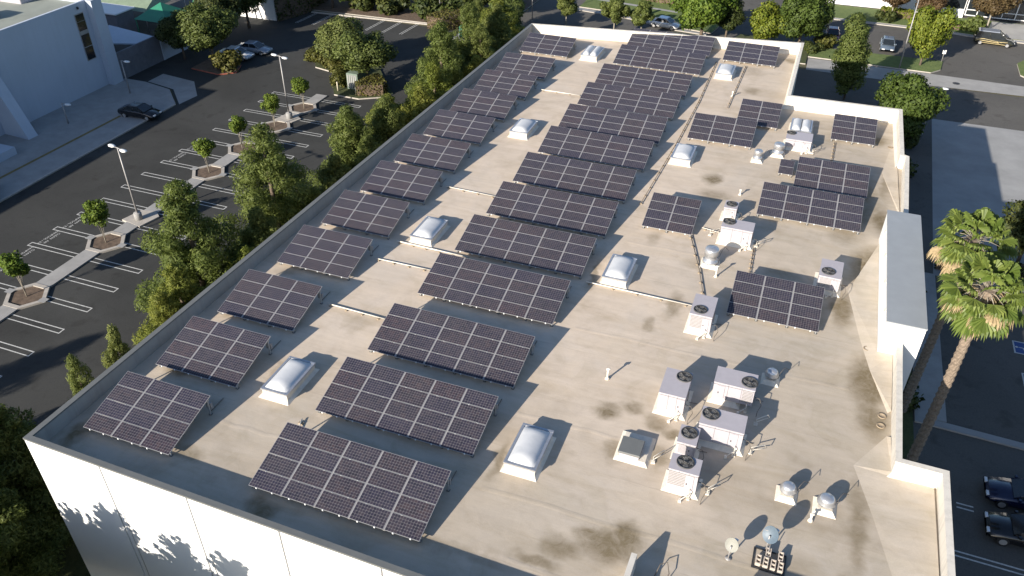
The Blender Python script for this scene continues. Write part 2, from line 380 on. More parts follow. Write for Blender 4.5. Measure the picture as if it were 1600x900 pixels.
ground('driveway_apron', [(-51.7, 56.5), (-47.2, 55.6), (-43.6, 52.2), (-43.3, 55), (-46.5, 58.5), (-51.7, 59.2)], .006, 'concrete')
# planting strip beside the building
b = MB(); b.prism(ccw([(-16.8, -60), (-6.3, -60), (-6.3, 61), (-4.7, 70), (-14, 92), (-17.0, 92)]), -.05, .14, 'shrub_ground', 'kerb'); b.build('planting_strip')['kind'] = 'structure'
b = MB(); b.box(-17.05, -60, 0, -16.8, 92, .15, 'kerb'); b.build('planting_strip_kerb')['kind'] = 'structure'
ground('planting_bed', [(-62, 87.9), (-20, 89.4), (-19, 96), (-18, 130), (-80, 130)], .06, 'soil', 'kerb', z0=-.05)
b = MB(); b.add([(-48, 87.1, 0), (-29.2, 88.25, 0), (-29.2, 88.55, 0), (-48, 87.4, 0)]+[(-48, 87.1, .15), (-29.2, 88.25, .15), (-29.2, 88.55, .15), (-48, 87.4, .15)],
      [(4, 5, 6, 7), (0, 1, 5, 4), (1, 2, 6, 5), (2, 3, 7, 6), (3, 0, 4, 7)], 'kerb'); b.build('lot_kerb')['kind'] = 'structure'
ground('shrub_bed', [(-120, 87.9), (-62, 87.9), (-80, 130), (-120, 130)], .05, 'shrub_ground')
# land behind: driveway, street and lawns
ground('driveway', [(-18.5, 92), (-17, 92), (-5, 92), (60, 92), (90, 92), (90, 150), (-18.5, 150)], .002, 'asphalt_old')
ground('back_lawn', [(-11.7, 104.3), (-5, 103.6), (-1.3, 102.4), (4.3, 100), (9.0, 99.2), (10.2, 106), (9.8, 150), (-11, 150)], .14, 'lawn', 'kerb', z0=0)
ground('side_lawn', [(22.4, 94.5), (37.2, 94.1), (38.4, 95.6), (38.8, 99.0), (22.4, 98.6)], .14, 'lawn', 'kerb', z0=0)
ground('side_shrub_bed', [(4, 91.6), (22.3, 91.6), (22.3, 98.6), (13, 100.5), (12.2, 97.8), (4, 97.8)], .13, 'shrub_ground', 'kerb', z0=0)
ground('footpath', [(-12.3, 104.0), (-1.6, 101.9), (4.0, 99.4), (8.6, 98.7), (8.5, 98.2), (3.6, 98.8), (-2, 101.2), (-12.6, 103)], .12, 'concrete_pale', 'kerb', z0=0)
ground('lawn_path', [(-10.5, 109.5), (-10.2, 108.6), (2.9, 106.5), (3, 107.2)], .146, 'concrete_pale')
ground('gutter_pavement', [(22.5, 89.8), (33.9, 89.6), (47.3, 90.1), (90, 88.9), (90, 92.6), (47.6, 93.5), (37.6, 93.9), (22.5, 94.2)], .012, 'concrete')
ground('back_planting', [(-13, 90.6), (3.8, 90.6), (3.8, 95.0), (-13, 95.0)], .12, 'shrub_ground', 'kerb', z0=0)
ground('street', [(4, 46), (90, 46), (90, 89.4), (4, 89.9)], .004, 'asphalt_old')
ground('concrete_yard', [(35.7, 46), (90, 46), (90, 79.5), (36.8, 79.2)], .010, 'concrete_pale')
ground('service_road', [(30.6, -60), (90, -60), (90, 46.0), (30.6, 46.0)], .004, 'asphalt_old')
ground('far_planting', [(20, 112.9), (38.3, 112.7), (44, 111.7), (60, 111.7), (60, 119.6), (20, 119.6)], .14, 'lawn', 'kerb', z0=0)
ground('far_pavement', [(24.4, 112.2), (38.3, 111.9), (43.8, 110.9), (60, 110.3), (60, 111.6), (44, 111.6), (38.3, 112.6), (24.6, 112.8)], .13, 'concrete_pale', 'kerb', z0=0)
ground('entrance_paving', [(44.8, 111.9), (60, 111.9), (60, 119.4), (46.3, 119.4)], .15, 'concrete_pale')
ground('corner_lawn', [(48.9, 103.6), (47.7, 101.6), (47.6, 97.2), (49.0, 95.4), (90, 95), (90, 104)], .14, 'lawn', 'kerb', z0=0)
ground('walkway', [(33.9, 28.2), (35.8, 28.2), (35.8, 46), (33.9, 46)], .12, 'concrete', 'kerb', z0=0)
ground('walkway_kerb', [(33.9, 27.6), (60, 26.6), (60, 27.0), (35.9, 28.1), (33.9, 28.2)], .13, 'concrete_pale', 'kerb', z0=0)
ground('side_planting', [(30.5, -2), (33.8, -2), (33.8, 50), (30.5, 50)], .12, 'shrub_ground', 'kerb', z0=0)
for (x, y) in ((40.0, 91.6),):
    b = MB(); b.lathe([(.42, 0), (.42, .012), (.36, .014)], 'black_metal', n=20); tag(b.build('manhole_cover', loc=(x, y, .014)), 'round dark iron manhole cover in the concrete gutter of the side street', 'manhole cover')
# ------------------------------------------------------------------ parking lot markings
def stall(name_, x0, x1, y, wd=.20, lw=.085, closed0=True, closed1=True):
    b = MB()
    b.poly([(x0, y-wd-lw), (x1, y-wd-lw), (x1, y-wd), (x0, y-wd)], .005, 'lane_white'); b.poly([(x0, y+wd), (x1, y+wd), (x1, y+wd+lw), (x0, y+wd+lw)], .005, 'lane_white')
    if closed0: b.poly([(x0, y-wd), (x0+lw, y-wd), (x0+lw, y+wd), (x0, y+wd)], .005, 'lane_white')
    if closed1: b.poly([(x1-lw, y-wd), (x1, y-wd), (x1, y+wd), (x1-lw, y+wd)], .005, 'lane_white')
    b.build('stall_marking')['kind'] = 'structure'
ys = [20.75-2.735*k for k in range(-14, 7)]
for y in ys: stall('stall_marking', -35.7, -24.0, y)
for x in (-31.0, -33.65, -36.3, -41.9, -44.6, -47.2):
    b = MB(); yt = 87.1+(x+48)*.061
    for s in (-.2, .115): b.poly([(x+s-.3, yt-4.9), (x+s+.085-.3, yt-4.9), (x+s+.085, yt), (x+s, yt)], .005, 'lane_white')
    b.build('stall_marking')['kind'] = 'structure'
# two short give way bars in the aisle
def text_mesh(txt, size, name, mat):
    cu = bpy.data.curves.new(name, 'FONT'); cu.body = txt; cu.size = size; cu.align_x = 'CENTER'; cu.resolution_u = 2
    o = bpy.data.objects.new(name, cu); COL.objects.link(o)
    dg = bpy.context.evaluated_depsgraph_get(); me = bpy.data.meshes.new_from_object(o.evaluated_get(dg))
    bpy.data.objects.remove(o); me.materials.clear(); me.materials.append(M[mat]); return me
tA = text_mesh('CLEAN  AIR', .34, 'stall_lettering', 'lane_white'); tB = text_mesh('VANPOOL / EV', .34, 'stall_lettering', 'lane_white')
for y in (19.4, 22.1, 24.85, 27.6, 41.3, 44.0):
    for me, dx in ((tA, 0), (tB, -.42)):
        o = put('stall_lettering', me, None, (-34.75+dx, y, .006), (0, 0, R(-90))); o['kind'] = 'structure'
# centre path with diamond planters
cx = -29.75
PL = [3.8, 17.5, 25.9-.1, 39.4, 45.2, 51.0, 56.0]
PL = [3.9, 17.6, 25.9, 39.5, 45.1, 50.9, 56.2]
b = MB(); edges = [-30]+PL+[60.3]
for i in range(len(edges)-1):
    a, c = edges[i], edges[i+1]
    y0 = a+(1.55 if i else 0); y1 = c-(1.55 if i < len(edges)-2 else 0)
    if y1-y0 < .3: continue
    b.box(cx-.72, y0, 0, cx+.72, y1, .13, 'concrete')
b.build('centre_path')['kind'] = 'structure'
def planter(y, n):
    t = thing('tree_planter', 'diamond shaped concrete tree planter, %s from the left edge of the view' % ORD[n], 'planter', (cx, y, 0), 0, 'diamond planters along the centre path')
    b = MB(); O, I = 1.85, 1.5
    out = [(-O, 0), (-.72, -1.55), (.72, -1.55), (O, 0), (.72, 1.55), (-.72, 1.55)]; inn = [(-I, 0), (-.6, -1.2), (.6, -1.2), (I, 0), (.6, 1.2), (-.6, 1.2)]
    vs = [(x, q, .16) for x, q in out]+[(x, q, .16) for x, q in inn]+[(x, q, 0) for x, q in out]+[(x, q, .05) for x, q in inn]
    fs = []
    for i in range(6):
        j = (i+1) % 6; fs += [(i, j, 6+j, 6+i), (12+i, 12+j, j, i), (6+i, 6+j, 18+j, 18+i)]
    b.add(vs, fs, 'kerb'); b.build('kerb_ring', t)
    b = MB(); b.poly(inn, .07, 'soil'); b.build('soil_bed', t)
    b = MB(); b.poly([(-O-.15, -.28), (-O+.5, -.28), (-O+.5, .28), (-O-.15, .28)], .165, 'concrete_pale'); b.poly([(O-.5, -.28), (O+.15, -.28), (O+.15, .28), (O-.5, .28)], .165, 'concrete_pale')
    b.build('corner_pad', t, kind='stuff')
for i, y in enumerate(PL): planter(y, i)
# light standards in the car park
def lamp_post(x, y, h, label, heads=2, rz=0, base=True, zt='white'):
    t = thing('street_lamp', label, 'street lamp', (x, y, 0), rz, 'light poles around the site')
    if base: b = MB(); b.lathe([(.34, 0), (.34, .75), (.31, .8)], 'concrete_pale', n=16); b.build('base', t)
    b = MB(); b.tube([(0, 0, .78 if base else 0), (0, 0, h)], .085, 'pale_metal', 8, .06); b.lathe([(.16, 0), (.16, .03)], 'pale_metal', (0, 0, .8 if base else .01), 8); b.build('pole', t)
    b = MB(); b.tube([(-.55 if heads > 1 else 0, 0, h-.03), (0, 0, h+.04), (.55, 0, h-.03)], .04, 'pale_metal'); b.build('arm', t)
    for s in ((-1, 1) if heads > 1 else (1,)):
        b = MB(); rings = []
        for u, wd, tk in ((.45, .10, .06), (.6, .20, .09), (.95, .24, .09), (1.2, .12, .05)):
            rings.append([(s*u, wd*math.cos(a)*s, h+tk*math.sin(a)) for a in [2*math.pi*k/10 for k in range(10)]])
        b.loft(rings, 'white_paint', True, True); b.build('lamp_head', t)
    return t
b = MB(); b.prism([(-1.35, -1.0), (.9, -1.4), (1.35, .6), (.4, 1.3), (-.9, .9)], 0, .15, 'kerb')
b.build('lamp_island', loc=(-29.75, 30.3, 0))['kind'] = 'structure'
b = MB(); b.prism([(-1.35, -1.0), (.9, -1.0), (1.35, .2), (.4, .9), (-.9, .9)], 0, .15, 'kerb')
b.build('lamp_island', loc=(-29.6, 53.3, 0))['kind'] = 'structure'
lamp_post(-29.75, 29.9, 7.0, 'nearer two headed car park lamp on a round concrete base, beside the lettered stalls', rz=R(-15))
lamp_post(-29.5, 53.2, 7.1, 'two headed car park lamp further up the path, next to a small round tree', rz=R(-15))
lamp_post(-28.9, 91.4, 9.0, 'tall lamp pole on a concrete base behind the kerb above the car park', rz=R(-15))
lamp_post(-50.9, 52.6, 4.0, 'short pale lamp post by the corner of the white building on the left', 1, base=False)
lamp_post(-51.1, 43.4, 2.4, 'low pale post light on the pavement at the foot of the left white building', 1, base=False)
lamp_post(33.5, 94.3, 8.75, 'tall cream lamp pole leaning up past the lawn at the upper right', 1, rz=R(180), base=False)
lamp_post(35.6, 74.5, 5.2, 'lamp post with a white box head standing behind the large round tree', 1, base=False)
lamp_post(-16.2, 95.5, 8.0, 'thin white pole beyond the far left corner of the roof', 1, base=False)

# ------------------------------------------------------------------ the office building
Z0, ZR = 0.0, 10.0
OUT = [(-6.05, -.42), (-4.42, 61.5), (21.9, 65.45), (21.9, 51.55), (30.5, 51.7), (30.55, 43.25), (30.9, 43.2), (30.65, 32.4), (30.2, 19.9), (30.1, 12.05), (31.95, 12.0), (31.8, -.9)]
def inset(pts, d):
    n = len(pts); res = []
    for i in range(n):
        p0, p1, p2 = Vector(pts[i-1]), Vector(pts[i]), Vector(pts[(i+1) % n])
        a = (p1-p0).normalized(); c = (p2-p1).normalized()
        na, nc = Vector((a.y, -a.x)), Vector((c.y, -c.x))      # inward for a clockwise outline
        k = na+nc; k = k/(1+na.dot(nc)); res.append(tuple(p1+k*d))
    return res
INN = inset(OUT, .22)
HT = [.86, 1.0, 1.02, 1.05, 1.08, 1.0, .95, .95, .9, .9, .92, .85]
bld = thing('office_building', 'long white warehouse roofed in beige with rows of solar panels', 'building', (12, 30, 0))
def bpart(b, name, kind=None):
    o = b.build(name, bld, loc=(-12, -30, 0)); 
    if kind: o['kind'] = kind
    return o
def seg(i, name, z0, z1a, z1b, mat, a=None, c=None, outer=None, inner=None):
    A, B = (outer or OUT)[i], (outer or OUT)[(i+1) % 12]; a_, b_ = (inner or INN)[i], (inner or INN)[(i+1) % 12]
    b = MB(); vs = [(*A, z0), (*B, z0), (*b_, z0), (*a_, z0), (*A, z1a), (*B, z1b), (*b_, z1b), (*a_, z1a)]
    b.add(vs, [(0, 1, 2, 3), (7, 6, 5, 4), (1, 0, 4, 5), (2, 1, 5, 6), (3, 2, 6, 7), (0, 3, 7, 4)], mat); return b
COPO, COPI = inset(OUT, -.025), inset(OUT, .245)
for i in range(12):
    zt0, zt1 = ZR+HT[i], ZR+HT[(i+1) % 12]
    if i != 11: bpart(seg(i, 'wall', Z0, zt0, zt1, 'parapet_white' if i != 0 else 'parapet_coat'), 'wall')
    A, B = COPO[i], COPO[(i+1) % 12]; a_, b_ = COPI[i], COPI[(i+1) % 12]
    b = MB(); vs = [(*A, zt0-.07), (*B, zt1-.07), (*b_, zt1-.07), (*a_, zt0-.07), (*A, zt0+.03), (*B, zt1+.03), (*b_, zt1+.02), (*a_, zt0+.02)]
    b.add(vs, [(0, 1, 2, 3), (7, 6, 5, 4), (1, 0, 4, 5), (2, 1, 5, 6), (3, 2, 6, 7), (0, 3, 7, 4)], 'coping_grey' if i in (11, 0) else 'parapet_white')
    bpart(b, 'coping')
# front wall in tilt-up panels with recessed joints
xs = [-6.05, -1.85, 2.72, 7.2, 11.75, 16.3, 20.8, 25.4, 31.8]
def fy(x): return -.42-(x+6.05)/37.85*.48
for k in range(8):
    x0, x1 = xs[k]+(.045 if k else 0), xs[k+1]-(.045 if k < 7 else 0)
    z = lambda x: ZR+HT[0]+(HT[11]-HT[0])*(x+6.05)/37.85
    b = MB(); vs = [(x0, fy(x0), 0), (x1, fy(x1), 0), (x1, fy(x1)+.215, 0), (x0, fy(x0)+.215, 0), (x0, fy(x0), z(x0)-.06), (x1, fy(x1), z(x1)-.06), (x1, fy(x1)+.215, z(x1)-.06), (x0, fy(x0)+.215, z(x0)-.06)]
    b.add(vs, [(3, 2, 1, 0), (4, 5, 6, 7), (0, 1, 5, 4), (1, 2, 6, 5), (2, 3, 7, 6), (3, 0, 4, 7)], 'white_paint'); bpart(b, 'wall_panel')
b = MB(); [b.box(xs[k]-.2, fy(xs[k])+.12, 0, xs[k]+.2, fy(xs[k])+.2, ZR+.72, 'black_metal') for k in range(1, 8)]
bpart(b, 'joint_backing', 'stuff')
b = MB()
for k in range(1, 8): b.tube([(xs[k]+.32, fy(xs[k])-.015, 3.0), (xs[k]+.32, fy(xs[k])-.015, ZR+.72)], .012, 'aluminium', 5)
bpart(b, 'wall_conduit', 'stuff')
# roof sheet
IN2 = inset(OUT, .215)
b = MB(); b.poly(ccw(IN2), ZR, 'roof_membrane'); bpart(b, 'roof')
# crickets draining to the right parapet
def cricket(ring, wall, hgt, bld_mat='roof_clean'):
    b = MB()
    n = len(ring); vs = [(x, y, ZR+.004) for x, y in ring]+[(x, y, ZR+hgt) for x, y in wall]
    fs = []
    # fan from the outline to the raised wall line
    m = len(wall)
    for i in range(max(n, m)-1):
        a, a2 = min(i, n-1), min(i+1, n-1); c, c2 = min(i, m-1), min(i+1, m-1)
        f = [a]+([a2] if a2 != a else [])+([n+c2] if c2 != c else [])+[n+c]
        fs.append(tuple(f))
    b.add(vs, fs, bld_mat); bpart(b, 'roof_cricket')
cricket([(30.28, 49.0), (29.3, 42.0), (30.35, 36.2)], [(30.3, 49.2), (30.35, 43.0), (30.44, 36.2)], .07)
cricket([(30.3, 35.2), (27.6, 25.7), (28.35, 21.4), (28.9, 18.9), (29.75, 15.9)], [(30.44, 35.0), (29.21, 31.5), (29.21, 20.43), (29.97, 20.42), (29.9, 16.0)], .11)
cricket([(29.72, 14.3), (28.35, 11.9), (29.2, 9.2), (30.1, 5.9), (31.2, 2.0)], [(29.88, 14.2), (29.9, 12.0), (31.6, 11.6), (31.6, 6.0), (31.55, 2.0)], .10)
# cant strips at the foot of the sunlit parapets
CA, CB = inset(OUT, .21), inset(OUT, .42)
for i in (1, 2, 3, 4, 9):
    A, B, a_, b_ = CA[i], CA[(i+1) % 12], CB[i], CB[(i+1) % 12]
    b = MB(); b.add([(*A, ZR+.22), (*B, ZR+.22), (*b_, ZR+.003), (*a_, ZR+.003)], [(0, 3, 2, 1)], 'flashing'); bpart(b, 'cant_strip')
# stair tower on the right edge
b = MB(); b.box(29.22, 20.45, 0, 31.05, 32.3, 12.02, 'white_paint'); bpart(b, 'tower_wall')
b = MB(); b.box(29.18, 20.41, 12.02, 31.09, 32.34, 12.09, 'tower_cap'); bpart(b, 'tower_cap')
b = MB()
for y in (21.8, 24.6, 27.4, 30.2): b.box(29.17, y, 11.55, 29.225, y+.28, 11.75, 'flashing')
bpart(b, 'vent_slots', 'stuff')
# thin upstand wall near the bottom edge, running front to back
b = MB(); vs = [(20.33, -.4, ZR), (20.55, -.4, ZR), (20.62, 3.3, ZR), (20.4, 3.3, ZR), (20.33, -.4, ZR+1.0), (20.55, -.4, ZR+1.0), (20.62, 3.3, ZR+.9), (20.4, 3.3, ZR+.9)]
b.add(vs, [(3, 2, 1, 0), (4, 5, 6, 7), (0, 1, 5, 4), (1, 2, 6, 5), (2, 3, 7, 6), (3, 0, 4, 7)], 'parapet_white'); bpart(b, 'buttress_wall')
b = MB(); b.box(22.8, -.55, ZR+.5, 29.0, -.35, ZR+2.35, 'parapet_white'); bpart(b, 'raised_parapet')
for (x, y) in ((30.0, 35.3), (29.85, 34.75), (29.5, 15.6), (29.45, 14.9), (28.75, 20.6), (29.9, 46.5)):
    b = MB(); b.lathe([(.2, 0), (.2, .03), (.14, .035), (.13, .012), (.02, .012)], 'wood_block', n=14)
    o = bpart(b, 'roof_drain'); o.location = (x-12, y-30, ZR+.01)

for (xa, xb, y) in ((13.5, 29.0, 4.95), (15.8, 27.0, 1.9), (13.4, 19.0, 9.7), (14.0, 28.0, 16.9), (-.3, 3.9, 4.2), (14.5, 20.6, 26.3)):
    b = MB(); n = 10; up = []
    for i in range(n+1):
        x = xa+(xb-xa)*i/n; up.append((x, y+.05*math.sin(i*1.7+y)+.012*(i-5)))
    vs = [(x, q-.11, ZR+.003) for x, q in up]+[(x, q, ZR+.011) for x, q in up]+[(x, q+.14, ZR+.003) for x, q in up]
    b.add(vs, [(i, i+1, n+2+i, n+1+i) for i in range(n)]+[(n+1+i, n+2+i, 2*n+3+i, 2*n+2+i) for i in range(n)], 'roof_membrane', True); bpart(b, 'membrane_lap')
# ------------------------------------------------------------------ solar arrays
MW, MD, GX, GY = 1.559, .798, .054, .02; TILT = .2433; LOW = .25
b = MB(); b.box(0, 0, 0, MW, MD, .035, 'aluminium'); fr = .011
b.add([(fr, fr, .0362), (MW-fr, fr, .0362), (MW-fr, MD-fr, .0362), (fr, MD-fr, .0362)], [(0, 1, 2, 3)], 'pv_glass')
MOD = b.mesh('solar_module')
b = MB(); b.box(-.045, 0, -.07, .045, 4*MD+3*GY, -.006+.03, 'pale_metal'); RAIL = b.mesh('rail')
def leg_mesh(h, nm):
    b = MB(); b.box(-.03, -.03, 0, .03, .03, h, 'aluminium'); b.box(-.07, -.07, 0, .07, .07, .03, 'coping_grey'); return b.mesh(nm)
def array(x, y, n, label, rows=4, group='solar arrays on the roof', yaw=0):
    t = thing('solar_array', label, 'solar array', (x, y, ZR), yaw, group)
    ct, st = math.cos(TILT), math.sin(TILT)
    for c in range(n):
        for r in range(rows):
            s = r*(MD+GY); put('solar_module', MOD, t, (c*(MW+GX), s*ct, LOW+s*st), (TILT, 0, 0))
    D = rows*MD+(rows-1)*GY
    for c in range(1, n):
        put('rail', RAIL, t, (c*(MW+GX)-GX/2, 0, LOW), (TILT, 0, 0))
    b = MB()
    for c in range(n):
        for fx in (.25, .75):
            X = c*(MW+GX)+MW*fx; b.box(X-.028, -.03, LOW-.03, X+.028, .0, LOW+.045, 'white_paint')
            for r in range(1, rows):
                s = r*(MD+GY)-GY/2; yy, zz = s*ct-.036*st, LOW+s*st+.036*ct
                b.box(X-.028, yy-.02, zz-.02, X+.028, yy+.02, zz+.012, 'aluminium')
    b.build('clamp', t, kind='stuff')
    for c in range(n+1):
        X = c*(MW+GX)-GX/2 + (.12 if c == 0 else -.12 if c == n else 0)
        for s in (.2, D-.2):
            put('support_leg', leg_mesh(LOW+s*st-.08, 'support_leg'), t, (X, s*ct, 0))
    b = MB()
    for s in (.2, D-.2): b.box(0, s*ct-.03, LOW+s*st-.09, n*(MW+GX)-GX, s*ct+.03, LOW+s*st-.03, 'aluminium')
    b.build('cross_beam', t)
    b = MB(); X = n*(MW+GX)-GX-.35; b.box(X, D*ct-.1, .25, X+.3, D*ct+.02, .6, 'pale_metal'); b.tube([(X+.15, D*ct-.04, .25), (X+.15, D*ct-.04, .04), (X+.15, D*ct+.9, .04)], .02, 'pipe_dark', 5); b.build('combiner_box', t)
    return t
B_ = [(4.36, 1.27), (4.56, 6.18), (4.68, 10.96), (4.89, 16.34), (5.02, 21.16), (5.14, 25.92), (5.18, 30.7), (5.31, 35.6), (5.38, 40.17), (5.44, 45.21), (5.52, 49.98), (5.73, 55.55), (5.74, 60.66)]
A_ = [(-4.73, 1.45), (-4.65, 6.16), (-4.52, 10.88), (-4.28, 16.19), (-4.22, 21.01), (-4.03, 25.69), (-3.95, 30.47), (-3.95, 35.3), (-3.87, 40.01), (-3.8, 44.79), (-3.69, 49.51), (-3.54, 55.55)]
for i, (x, y) in enumerate(B_):
    array(x, y, 5, 'five wide solar array, %s from the front edge in the long middle row' % ORD[i] if i < 12 else 'solar array five panels wide against the back parapet, last of the middle row')
for i, (x, y) in enumerate(A_):
    array(x, y, 3, 'three wide solar array, %s from the front edge in the left parapet row' % ORD[i] if i < 11 else 'solar array three panels wide in the far left corner of the roof')
for x, y, n, l in ((21.44, 20.75, 3, 'solar array three panels wide, alone between two rooftop air conditioners on the right'),
                   (14.98, 28.06, 2, 'solar array two panels wide standing alone left of the stacked air conditioners'),
                   (21.63, 32.21, 4, 'solar array four panels wide, the only one of that width, near the right parapet'),
                   (23.54, 37.03, 3, 'solar array three panels wide directly behind the four wide one'),
                   (15.22, 42.06, 3, 'solar array three panels wide overlapping a two wide array behind it'),
                   (18.31, 46.3, 2, 'solar array two panels wide left of the small double domed skylight'),
                   (25.53, 45.86, 2, 'solar array two panels wide in the far right corner of the roof wing'),
                   (15.1, 60.2, 3, 'solar array three panels wide by the back parapet, right of the middle row')):
    array(x, y, n, l)
t = array(22.35, 38.6, 1, 'small single panel pair tucked beside the left end of a three wide array', rows=2)
t.scale = (.62, 1, 1)

# ------------------------------------------------------------------ skylights
def skylight(x, y, label, w_=1.38, l=2.45, double=False):
    t = thing('skylight', label, 'skylight', (x, y, ZR), 0, 'domed skylights on the roof')
    b = MB(); e = .16
    b.loft([[(-e, -e-.05, .003), (w_+e, -e-.05, .003), (w_+e, l+e, .003), (-e, l+e, .003)], [(0, 0, .13), (w_, 0, .13), (w_, l, .13), (0, l, .13)], [(0, 0, .40), (w_, 0, .40), (w_, l, .40), (0, l, .40)]], 'flashing'); b.build('curb', t)
    b = MB(); f = .07
    b.box(-.05, -.05, .40, w_+.05, f, .50, 'galvanised'); b.box(-.05, l-f, .40, w_+.05, l+.05, .50, 'galvanised')
    b.box(-.05, f, .40, f, l-f, .497, 'galvanised'); b.box(w_-f, f, .40, w_+.05, l-f, .497, 'galvanised'); b.build('frame', t)
    spans = [(f, w_-f)] if not double else [(f, w_/2-.02), (w_/2+.02, w_-f)]
    for a, c in spans:
        b = MB(); N, K = 12, 16; vs, fs = [], []
        for i in range(N+1):
            for j in range(K+1):
                u, v = i/N, j/K; hh = (math.sin(math.pi*u)**.6 if 0 < u < 1 else 0)*((min(v, 1-v)*6)**.5 if min(v, 1-v) < 1/6 else 1)
                vs.append((a+(c-a)*u, f+(l-2*f)*v, .47+.26*hh))
        for i in range(N):
            for j in range(K): k = i*(K+1)+j; fs.append((k, k+K+1, k+K+2, k+1))
        b.add(vs, fs, 'acrylic', True); b.build('dome', t)
    return t
for x, y, l in ((14.08, 6.2, 'white domed skylight, largest looking, nearest the bottom of the view'), (1.5, 6.4, 'white domed skylight between the two nearest left arrays and the middle row'),
                (1.95, 21.4, 'white domed skylight beside the fifth left array with a pipe at its foot'), (14.25, 21.4, 'white domed skylight right of the middle row with a long pipe at its foot'),
                (14.82, 37.9, 'white domed skylight in front of the three wide array right of the middle row'), (2.25, 37.9, 'white domed skylight in the walkway between rows, halfway up the roof'),
                (15.15, 56.0, 'white domed skylight just in front of the far three wide array')): skylight(x, y, l)
skylight(2.5, 56.1, 'double barrel skylight at the far end of the walkway between rows', 1.5, 2.7, True)
skylight(22.5, 46.0, 'blue grey double barrel skylight behind a small air conditioner', 1.5, 2.3, True)

# ------------------------------------------------------------------ rooftop air conditioners
def fan(t, x, y, z, r):
    b = MB(); n = 24; ring = []
    for rr, zz in ((r+.05, 0), (r+.05, .05), (r, .05), (r, -.16)): ring.append([(rr*math.cos(2*math.pi*i/n), rr*math.sin(2*math.pi*i/n), zz) for i in range(n)])
    b.loft(ring, 'hvac_dark', False, True); b.poly([(r*math.cos(2*math.pi*i/n), r*math.sin(2*math.pi*i/n)) for i in range(n)], .002, 'hvac_dark')
    o = b.build('fan', t, (x, y, z))
    b = MB()
    for k in range(4):
        a = k*math.pi/2+x*3; c, s = math.cos(a), math.sin(a)
        pts = [(.05, -.05, .015), (r*.9, -.16*r/.35, .035), (r*.92, .12*r/.35, .012), (.05, .06, .010)]
        b.add([(px*c-py*s, px*s+py*c, pz) for px, py, pz in pts], [(0, 1, 2, 3)], 'coil')
    b.lathe([(.09, .01), (.09, .045), (.04, .05)], 'coil', n=10); b.build('fan_blades', o)
    b = MB()
    for k in range(1, 4): 
        rr = r*k/4+.02
        b.tube([(rr*math.cos(q*math.pi/8), rr*math.sin(q*math.pi/8), .055) for q in range(17)], .006, 'black_metal', 4)
    for k in range(4):
        a = k*math.pi/4; b.tube([(-r*math.cos(a), -r*math.sin(a), .06), (r*math.cos(a), r*math.sin(a), .06)], .006, 'black_metal', 4)
    b.build('fan_guard', o)
def hvac(x0, x1, y0, y1, h, label, fx, fy_, coil=None, fr=.34, rz=0, pipe='front', over=0):
    w_, l = x1-x0, y1-y0
    t = thing('air_conditioner', label, 'air conditioner', (x0, y0, ZR), rz, 'rooftop air conditioners')
    b = MB(); e = .18; cw = w_-over
    b.loft([[(-e, -e, .003), (cw+e, -e, .003), (cw+e, l+e, .003), (-e, l+e, .003)], [(.03, .03, .16), (cw-.03, .03, .16), (cw-.03, l-.03, .16), (.03, l-.03, .16)], [(.03, .03, .24), (cw-.03, .03, .24), (cw-.03, l-.03, .24), (.03, l-.03, .24)]], 'flashing'); b.build('curb', t)
    b = MB(); b.box(0, 0, .24, w_, l, h, 'hvac_paint'); b.build('casing', t)
    b = MB(); b.box(-.02, -.02, h, w_+.02, l+.02, h+.035, 'hvac_paint'); b.build('lid', t)
    b = MB()
    for q in (.36, .69): b.box(q*w_, -.006, .26, q*w_+.012, -.0005, h-.01, 'hvac_dark')
    b.box(w_+.0005, .3*l, .26, w_+.006, .3*l+.012, h-.01, 'hvac_dark'); b.box(.0, -.012, h-.10, w_, -.0065, h-.085, 'hvac_dark'); b.build('panel_seam', t, kind='stuff')
    b = MB(); b.box(w_+.003, .55*l, .5, w_+.05, .55*l+.22, .8, 'pale_metal'); b.tube([(w_+.03, .55*l+.1, .5), (w_+.03, .55*l+.1, .05), (w_+.5, .55*l+.15, .04)], .015, 'pipe_dark', 5); b.build('disconnect_box', t)
    fan(t, fx*w_, fy_*l, h+.037, fr)
    if coil:
        a, c = coil; b = MB()
        b.box(a*w_, -.014, .36, c*w_, -.002, h-.08, 'coil')
        for k in range(9): b.box(a*w_, -.026, .36+(h-.5)*k/8, c*w_, -.0145, .36+(h-.5)*k/8+.035, 'hvac_paint')
        b.build('coil_panel', t)
    b = MB(); q = .72 if not coil or coil[0] > .3 else .60
    if coil and coil[0] > .5: q = .1
    b.box(q*w_, -.03, .32, q*w_+.34*min(1, w_/1.2), -.003, h-.14, 'hvac_paint'); b.box(q*w_+.05, -.05, .6, q*w_+.09, -.031, .68, 'black_metal')
    b.build('access_panel', t)
    b = MB(); ox = w_+.02
    b.tube([(ox-.25, -.25, .0), (ox-.25, -.25, .35), (ox-.25, -.03, .42)], .022, 'pipe_white'); b.tube([(ox-.55, -.5, .12), (ox-.25, -.27, .3)], .02, 'pipe_white')
    b.box(ox-.32, -.32, 0, ox-.18, -.18, .05, 'flashing'); b.box(ox-.62, -.56, 0, ox-.5, -.44, .14, 'pipe_white')
    b.build('gas_pipe', t)
    b = MB(); b.tube([(w_+.01, .4, .5), (w_+.3, .35, .5), (w_+.42, .1, .34), (w_+.3, -.35, .3), (w_+.3, -.35, 0)], .016, 'pipe_dark'); b.build('condensate_pipe', t)
    return t
hvac(19.5, 20.72, 12.12, 13.95, 1.22, 'grey air conditioner with a fan at its far corner, left of the big group', .74, .78, fr=.33)
hvac(21.78, 23.66, 13.8, 14.95, 1.2, 'wide grey air conditioner with front coil, rear unit of the big group', .84, .42, (.72, .97), fr=.34, over=.7)
